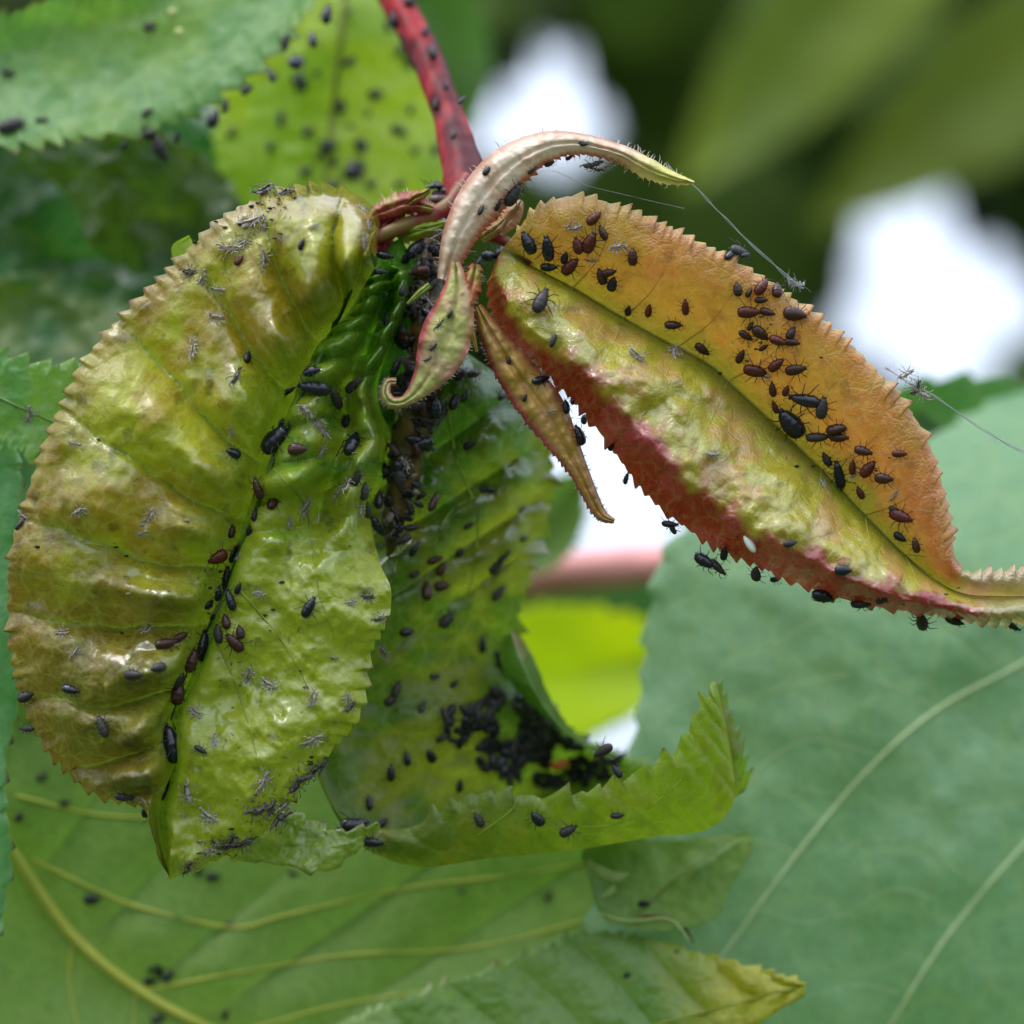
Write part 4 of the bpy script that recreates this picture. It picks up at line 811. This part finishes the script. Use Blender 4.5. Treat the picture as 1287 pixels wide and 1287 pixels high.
BACK3 = '''545 702 20 0 b; 555 716 18 60 b; 535 744 24 80 b; 554 736 20 0 b; 520 721 14 0 b; 622 711 24 45 g; 632 699 20 45 g; 625 746 24 40 g; 560 779 24 40 g; 510 794 18 0 k; 605 811 20 100 k; 612 617 20 0 k; 577 694 16 90 k; 657 677 14 0 g; 630 497 18 30 k; 655 640 12 20 g; 588 660 14 20 g; 520 690 18 60 k; 590 560 16 20 k
497 867 22 60 g; 490 880 18 30 g; 541 950 20 120 k; 511 954 18 100 k; 491 972 20 90 k; 577 988 16 90 k; 464 1010 18 90 k; 468 1057 26 0 k; 442 1039 30 10 k; 452 1036 22 30 k; 602 1031 18 120 g; 676 1029 20 130 k; 713 1043 22 30 g; 775 1024 16 0 g; 545 850 14 0 g; 530 890 16 60 g; 570 860 14 40 k; 480 1035 16 40 k; 430 1042 18 20 g'''
for t, g in ((LEAF1, 'aphids on the big crinkled leaf'), (SKIN1, 'shed skins on the big crinkled leaf')):
    for x, y, s, a, k in rows(t): put(b1, 'crinkled', x, y, s, a, k, g)
for t, g in ((LEAF2, 'aphids on the orange leaf'), (SKIN2, 'shed skins on the orange leaf'), (RIM2, 'aphids along the rim of the orange leaf')):
    for x, y, s, a, k in rows(t): put(bs3 if (t is RIM2 and x < 735) else b2, 'orange', x, y, s, a, k, g)
for x, y, s, a, k in rows(BACK3): put(b3, 'curled', x, y, s, a, k, 'aphids on the curled leaf behind')

# colony in the cup of the curled leaf
r = np.random.default_rng(21); used = []
def in_poly(x, y, poly):
    c = False; n = len(poly)
    for i in range(n):
        (x0, y0), (x1, y1) = poly[i], poly[i - 1]
        if (y0 > y) != (y1 > y) and x < (x1 - x0) * (y - y0) / (y1 - y0) + x0: c = not c
    return c
CUP = [(625, 820), (648, 845), (668, 880), (700, 915), (745, 940), (790, 950), (785, 972), (720, 985), (650, 985), (600, 960), (555, 925), (560, 895), (610, 880)]
k = 0; CUP0 = len(REG)
while len(used) < 118 and k < 20000:
    k += 1; x, y = r.uniform(550, 795), r.uniform(815, 990)
    if not in_poly(x, y, CUP): continue
    if vnoise(np.array([x / 22]), np.array([y / 22]), 0, 3)[0] < .36 or any((x - a) ** 2 + (y - b) ** 2 < 62 for a, b in used): continue
    used.append((x, y)); put(b3, 'cup', x, y, r.uniform(17, 25), r.uniform(0, 360), 'kkgk'[len(used) % 4], 'aphids packed in the cup of the curled leaf')

# aphids on the leaves and stalk farther back
SPOT = '498 72 26 100 k; 467 112 24 20 k; 457 177 26 10 k; 433 212 24 100 k; 493 157 26 0 g; 420 140 18 60 g; 412 187 26 10 k; 507 227 22 60 k; 455 205 20 40 g; 387 103 24 110 k; 351 147 18 60 g; 381 170 18 30 g; 411 195 20 70 k; 386 207 20 60 g; 331 192 16 30 g; 445 20 16 60 g; 430 80 18 30 g; 480 40 18 90 g; 350 100 14 60 g; 300 170 16 80 k; 330 240 20 20 k; 460 150 16 60 g; 520 130 18 60 g; 515 180 16 60 k; 475 225 18 0 k; 440 165 14 0 g; 405 90 14 40 g; 370 230 16 60 k; 425 240 16 0 k; 540 190 14 60 g; 448 190 22 60 k; 425 205 18 100 k; 396 190 20 40 k; 440 228 20 10 k; 470 120 14 90 k; 382 100 20 0 k; 376 118 14 60 k; 461 185 16 90 k; 402 175 15 20 k; 505 82 18 60 k'
EDGE = '412 20 26 90 k; 394 52 22 110 k; 371 80 26 40 k; 340 97 18 90 g; 310 113 18 40 g; 283 134 18 80 g; 268 150 24 70 k; 188 34 16 0 g; 185 142 16 40 g; 10 92 18 340 g; 14 160 34 20 g; 52 152 16 0 g; 190 168 30 200 g; 205 185 32 300 g; 360 53 22 80 g; 225 172 18 30 g; 158 182 14 30 g'
for x, y, s, a, k in rows(SPOT): put(b_sp, 'spotted', x + random.uniform(-9, 9), y + random.uniform(-9, 9), s * random.uniform(.6, 1.25), a + random.uniform(-40, 40), k, 'blurred aphids on the yellow green leaf')
for x, y, s, a, k in rows(EDGE): put(b_tl, 'topleft', x, y, s, a, k, 'blurred aphids along the top left leaf')
BL = '115 1130 20 0 k; 97 1186 14 330 k; 193 1217 17 20 k; 211 1227 18 40 k; 188 1233 16 0 k; 200 1222 14 60 k; 198 1281 18 20 k; 283 1276 13 60 k; 287 1163 14 0 g; 52 977 14 30 g; 81 1009 14 0 g; 24 1027 14 60 g; 267 1102 18 0 k; 368 1098 12 0 g; 250 1095 14 60 g; 689 1127 14 60 g; 580 1120 10 0 g'
for x, y, s, a, k in rows(BL): put(b_bl, 'bottom', x, y, s, a, k, 'blurred aphids on the big bottom leaf')
for x, y, s, a, k in rows('788 1226 10 20 k; 782 1137 14 0 k; 810 1136 16 0 k; 842 1166 5 0 k; 858 1173 5 0 k; 850 1196 5 0 k'): put(b_bm, 'bottomtip', x, y, s, a, k, 'tiny black specks of aphids near the chewed leaf rim')
for x, y, s, a, k in rows('543 68 20 100 g; 580 127 14 60 g; 549 132 16 90 g; 515 2 22 60 g; 497 25 20 110 k; 560 108 12 90 g; 535 40 14 60 k; 570 170 12 90 g'): put(b_pet, 'stalk', x, y, s, a, k, 'aphids on the red leaf stalk')
for x, y, s, a, k in rows('612 216 12 60 k; 733 180 11 0 g; 745 205 28 10 d; 765 206 20 20 s; 643 243 30 70 g; 668 214 12 40 g; 690 205 12 40 g; 625 258 14 70 k; 604 265 12 60 g; 752 212 18 200 d; 715 197 10 60 g'): put(bs1, 'arching', x, y, s, a, k, 'insects on the arching stipule', .3)
for x, y, s, a, k in rows('552 408 16 50 d; 545 436 14 45 d; 538 452 12 30 d; 565 395 10 60 g; 497 494 15 0 k'): put(bs2, 'hooked', x, y, s, a, k, 'insects on the hooked stipule', .2)
for x, y, s, a, k in rows('678 478 22 20 k; 693 517 14 20 s; 660 500 10 60 g; 640 455 12 60 g'): put(bs3, 'droopstip', x, y, s, a, k, 'insects on the drooping stipule', .2)
put(b_ll, 'leftedge', 38, 1, 1, 0, 'g', 'x') if False else None
put(b_le, 'leftleaf', 38, 520, 24, 80, 's', 'shed skin on the left leaf')
put(b_lb, 'leftgap', 10, 584, 14, 60, 'g', 'aphid in the left gap')

# crusted stem: the largest insects one by one, the rest as one mass
SC = [(556, 240), (548, 300), (530, 350), (524, 400), (512, 450), (516, 500), (535, 510), (508, 560), (510, 600), (492, 640), (500, 680)]
q = catmull(np.array(SC, float), np.linspace(0, 1, 60))
for i in range(58):
    x, y = q[i] + r.normal(0, 11, 2); sz = r.uniform(16, 27)
    kk = 'kgkbdgks'[i % 8]
    put(b_stem, 'stem', x, y, sz, r.uniform(0, 360), kk, 'insects crusting the central stem', .9, r.uniform(0, .12))
for x, y, s, a, k in rows('636 318 26 20 K; 620 322 26 0 K; 605 330 18 60 k; 508 385 20 90 k; 517 395 18 60 k; 590 495 22 60 k; 583 470 20 30 k; 575 505 22 60 k; 600 470 18 0 g; 560 520 18 60 g; 525 600 22 90 k; 520 620 20 60 k; 505 650 18 60 k; 570 455 18 30 k; 610 440 16 60 k; 607 415 18 80 k'): put(b_stem, 'junction', x, y, s, a, k, 'aphids around the stipule junction', .7, -.1)

A = Acc(); B0 = aphid_body(3); ps = [(V, F) for n, V, F, m in build_adult_parts(5) if n in ('leg', 'body', 'antenna')]
for i in range(150):
    t = r.uniform(0, 1); x, y = catmull(np.array(SC, float), np.array([t]))[0] + r.normal(0, 13, 2)
    loc, nor = hit(b_stem, x, y, .9); s = r.uniform(.11, .22)
    Mr = Matrix.Rotation(r.uniform(0, 6.3), 3, Vector(r.normal(0, 1, 3))); c = [srgb(40, 34, 34, .8), srgb(125, 112, 98, .8), srgb(60, 45, 40, .7), srgb(24, 22, 28, .7)][i % 4]
    for V, F in ps: A.add((V * s) @ np.array(Mr).T + np.array(loc) + r.normal(0, .04, 3), F, c)
link('stem_crust', A.mesh('stem_crust', M_tint), kind='stuff', label='tangled crust of aphids, shed skins and legs covering the central stem', category='aphid crust')

A = Acc(); r = np.random.default_rng(77)
for cx, cy, rx, ry, nb, sf in ((315, 285, 55, 38, 60, b1), (355, 250, 30, 14, 22, b1), (350, 1020, 45, 26, 60, b1), (290, 1062, 34, 10, 36, b1), (385, 970, 26, 24, 34, b1), (246, 1082, 16, 12, 14, b1), (560, 300, 26, 40, 60, b_stem), (520, 480, 22, 60, 60, b_stem),
                              (600, 400, 18, 50, 40, b_stem), (440, 610, 22, 40, 26, b1), (150, 700, 110, 150, 50, b1), (320, 850, 80, 110, 50, b1), (950, 420, 60, 60, 30, b2), (1060, 590, 60, 40, 24, b2), (1080, 752, 120, 14, 30, b2), (270, 740, 20, 60, 30, b1)):
    for i in range(nb):
        x, y = cx + r.normal(0, rx * .6), cy + r.normal(0, ry * .6)
        if sf.ray_cast(CAM, (Vector(P(x, y, 0)) - CAM).normalized())[0] is None: continue
        loc, nor = hit(sf, x, y, .8); loc = np.array(loc + nor * .015)
        c = [srgb(150, 135, 120, .8), srgb(70, 58, 50, .8), srgb(35, 28, 26, .8)][r.integers(3)]
        d = r.normal(0, 1, 3); d /= np.linalg.norm(d); l = r.uniform(.015, .06)
        if i % 3: A.add(*tube(np.array([loc - d * l, loc + r.normal(0, l * .4, 3), loc + d * l]), [.004, .005, .003], 3), c)
        else:
            V, F = ellipsoid((0, 0, 0), (l * .6, l * .35, l * .3), 6, 5); V += r.normal(0, l * .08, V.shape); A.add(V + loc, F, c)
link('debris', A.mesh('debris', M_tint), kind='stuff', label='fine grey and brown crumbs, legs and skin bits stuck to the sticky leaves', category='debris')

# hoverfly egg and orange midge larva
loc, nor = hit(b2, 943, 681); V, F = ellipsoid((0, 0, 0), (.125, .045, .05), 16, 14)
Mr = Matrix.Rotation(math.radians(58), 3, 'Y'); V = V @ np.array(Mr).T + np.array(loc) + np.array(nor) * .03
link('insect_egg', mesh_np('insect_egg', V, F, M_egg), label='single smooth white oval egg on the red rim of the orange leaf', category='egg')
loc, nor = hit(b3, 703, 959); V, F = tube(np.array([loc + Vector((-.13, 0, .02)), loc + Vector((-.04, -.03, -.02)), loc + Vector((.06, -.03, .02)), loc + Vector((.13, 0, -.01))]) + np.array([0, -.22, 0]), [.02, .07, .065, .02], 10, 16)
link('larva', mesh_np('larva', V, F, M_larva), label='small orange larva among the aphids in the cupped leaf', category='larva')

# spider silk
def silk(name, pts, rad, label, fuzz=0, spread=.1, seed=1):
    r = np.random.default_rng(seed); A = Acc(); p = np.array([P(*a) for a in pts]); q = catmull(p, np.linspace(0, 1, 60))
    for k in range(3):
        off = np.stack([vnoise(np.linspace(0, 9, 60) + k * 9, 0, 0, c + k) - .5 for c in (1, 2, 3)], 1) * rad * 6
        A.add(*tube(q + off, rad * (1, .6, .5)[k], 4))
    for i in range(fuzz):
        a = q[r.integers(0, 60)]; b = a + r.normal(0, spread, 3); m = (a + b) / 2 + r.normal(0, spread * .3, 3); A.add(*tube(np.array([a, m, b]), .0018, 3))
    link(name, A.mesh(name, M_silk), label=label, category='spider silk')
silk('silk_thread', [(868, 230, .1), (900, 262, .15), (950, 312, .2), (998, 355, .3)], .0055, 'silk thread from the arching stipule tip down to the white tuft')
silk('silk_thread', [(1112, 462, .3), (1140, 480, .3), (1165, 492, .3), (1210, 522, .3), (1248, 548, .3), (1300, 575, .3)], .0055, 'silk thread running to the right picture edge from the orange leaf', 40, .05, 3)
silk('silk_thread', [(600, 262, .3), (680, 215, .3), (745, 235, .3), (860, 262, .4)], .0015, 'faint silk strands slung beneath the arching stipule', 0)
silk('silk_tuft', [(990, 352, .3), (998, 356, .3), (1008, 358, .3)], .014, 'small white tuft of silk on the upper margin of the orange leaf', 60, .06, 5)
silk('silk_thread', [(540, 300, .4), (570, 288, .3), (600, 300, .3)], .003, 'thin silk strands across the stem junction', 14, .2, 6)
for x, y, a, k in ((1152, 488, 60, 'd'), (1138, 470, 30, 's'), (1160, 497, 150, 's')):
    loc = Vector(P(x, y, .25)); me = SKIN[k, 1]; o = bpy.data.objects.new('shed_skin', me); COL.objects.link(o)
    o.matrix_world = ROT @ Matrix.Translation(loc) @ Matrix.Rotation(math.radians(90), 4, 'X') @ Matrix.Rotation(math.radians(a), 4, 'Z') @ Matrix.Scale(.2, 4)
    REG.append(dict(o=o, px=x, py=y, size=20, ang=a, kind=k, where='silk', group='shed skins caught in the silk thread'))

# the 296 aphids that show largest stay single objects, the tiny rest is one mass
aph = sorted([e for e in REG if e['kind'] not in 'sd'], key=lambda e: -e['size'] * (.5 if e['where'] == 'cup' and e['n'] > CUP0 + 76 else 1.0))
A = Acc(); TC = {'k': srgb(26, 24, 30, .8), 'b': srgb(52, 30, 22, .9), 'r': srgb(80, 30, 22, .9), 'g': srgb(50, 46, 44, .8)}
for e in aph[296:]:
    o = e['o']
    if o.type != 'MESH': continue
    me = o.data; V = np.empty(len(me.vertices) * 3, np.float32); me.vertices.foreach_get('co', V); V = V.reshape(-1, 3)
    Mw = np.array(o.matrix_world); F = np.empty(len(me.loops), np.int32); me.loops.foreach_get('vertex_index', F)
    A.add(V @ Mw[:3, :3].T + Mw[:3, 3], F.reshape(-1, 4), TC[e['kind']]); e['drop'] = True; bpy.data.objects.remove(o)
REG = [e for e in REG if 'drop' not in e]
link('tiny_aphids', A.mesh('tiny_aphids', M_tint, rest=False), kind='stuff', label='the tiniest dark aphids scattered over the leaves and stem', category='aphids')

# ------------------------------------------------------------------ labels of the insects: nearest landmark, rank and look
LM = {'crinkled': [('the top rim of the crinkled leaf', 335, 245), ('the pale glossy patch at the leaf top', 300, 310), ('the rounded fold at the leaf base', 450, 280), ('the middle of the leaf midrib', 385, 485), ('the largest glare streak', 260, 450),
                   ('the green ridge right of the midrib', 440, 560), ('the lower midrib hollow', 280, 740), ('the midrib bend', 325, 620), ('the left toothed margin', 40, 650), ('the bronze lower left part', 100, 850), ('the bottom left teeth', 160, 1005),
                   ('the bright lower right part', 340, 850), ('the lowest midrib point', 210, 950), ('the pointed leaf tip', 225, 1090), ('the lower right margin', 385, 970), ('the bottom rim above the pale tip', 315, 1050), ('the right hand point', 480, 760), ('the left ridges', 185, 660)],
      'orange': [('the base of the orange leaf', 680, 310), ('the upper base of the orange leaf', 745, 290), ('the pale basal bulge', 760, 350), ('the upper middle of the orange blade', 850, 400), ('the upper group by the thread tuft', 950, 370), ('the teeth below the white tuft', 995, 400),
                 ('the upper middle group', 960, 430), ('the red pair on the orange blade', 960, 465), ('the big black pair', 1010, 515), ('the dark cluster below the black pair', 1045, 545), ('the striped black aphid', 1070, 590), ('the right margin', 1125, 600), ('the leaf tip', 1140, 670), ('the white egg', 943, 690), ('the drooping stipule', 720, 530),
                 ('the hanging red teeth', 1060, 745), ('the curled tip', 1220, 780), ('the yellow green lower half', 820, 500)],
      'curled': [('the brown cluster of the curled leaf', 540, 720), ('the right side of the hanging leaf', 630, 700), ('the shaded top of the hanging leaf', 610, 560), ('the left part of the folded flap', 460, 1040), ('the flap teeth', 650, 1030), ('the shaded hollow', 510, 880), ('the toothed edge of the fold', 520, 960), ('the lower blade', 590, 800)],
      'cup': [('the pale rolled margin', 650, 850), ('the orange larva', 703, 959), ('the right end of the cup', 770, 955), ('the left end of the cup', 570, 910), ('the teeth below the cup', 640, 975), ('the middle of the cup', 650, 915), ('the upper slope of the cup', 690, 915), ('the lower left slope', 600, 940)],
      'spotted': [('the red stalk', 505, 120), ('the left side of the leaf', 340, 180), ('the leaf midrib', 425, 100), ('the stem junction', 460, 215), ('the middle of the leaf', 410, 180)],
      'topleft': [('the right margin of the top left leaf', 390, 60), ('the lower teeth', 200, 170), ('the left picture edge', 20, 130), ('the two pale spots', 220, 40), ('the middle margin', 300, 120)],
      'bottom': [('the yellow midrib', 195, 1225), ('the left end of the leaf', 50, 1000), ('the crinkled leaf tip above', 250, 1110), ('the bottom picture edge', 240, 1280), ('the far right vein', 640, 1120)],
      'bottomtip': [('the chewed brown edge', 850, 1175), ('the puckered surface', 788, 1180)],
      'stalk': [('the top of the red stalk', 510, 10), ('the lower red stalk', 565, 140)], 'arching': [('the yellow tip side of the arching stipule', 750, 200), ('the lower end of the arching stipule', 615, 250), ('the underside of the arch', 690, 205)],
      'hooked': [('the hook of the pink green stipule', 495, 490), ('the middle of the pink green stipule', 550, 420)], 'droopstip': [('the upper drooping stipule', 650, 470), ('the dark hollow beside the drooping stipule', 690, 500)],
      'leftleaf': [('the light green toothed leaf at left', 38, 520)], 'leftgap': [('the gap left of the crinkled leaf', 10, 584)],
      'stem': [('the top of the crusted stem', 555, 250), ('the upper crusted stem', 535, 330), ('the hooked stipule', 510, 470), ('the middle of the crusted stem', 520, 530), ('the lower crusted stem', 500, 600), ('the foot of the crusted stem', 495, 670), ('the left flank of the stem', 520, 400)],
      'junction': [('the red leaf stalk joint', 620, 325), ('the dark hollow below the stipules', 585, 480), ('the short orange green stipule', 605, 420), ('the lower stem on the hanging leaf', 515, 630), ('the thin green strand', 512, 390)],
      'silk': [('the right hand silk thread', 1152, 488)]}
KN = {'K': 'glossy black aphid', 'B': 'dark brown aphid', 'R': 'red brown aphid', 'G': 'grey black aphid', 'k': 'small black aphid', 'b': 'small brown aphid', 'r': 'small red brown aphid', 'g': 'small dark grey aphid', 's': 'pale grey shed skin', 'd': 'dark grey shed skin'}
ORD = ['', 'second ', 'third ', 'fourth ', 'fifth ', 'sixth ', 'seventh ', 'eighth ', 'ninth ', 'tenth ', 'eleventh ', 'twelfth ', 'thirteenth ', 'fourteenth ']
bk = {}
for e in REG:
    l = min(LM[e['where']], key=lambda q: (q[1] - e['px']) ** 2 + (q[2] - e['py']) ** 2)
    bk.setdefault((l[0], e['kind']), []).append(((l[1] - e['px']) ** 2 + (l[2] - e['py']) ** 2, len(bk), e))
for (lm, kind), es in bk.items():
    es.sort(key=lambda q: q[0])
    for i, (_, _, e) in enumerate(es):
        a = e['ang']; h = ['facing right', 'facing up right', 'facing up', 'facing up left', 'facing left', 'facing down left', 'facing down', 'facing down right'][int(((a + 22.5) % 360) // 45)]
        t = f"{KN[kind]} {h}, {ORD[min(i, 13)]}nearest {lm}"
        if e['where'] == 'cup': t = f"{KN[kind]} in the cupped leaf, {ORD[min(i, 13)]}nearest {lm}"
        e['o']['label'] = ' '.join(t.split()[:16]); e['o']['category'] = 'shed skin' if kind in 'sd' else 'aphid'; e['o']['group'] = e['group']
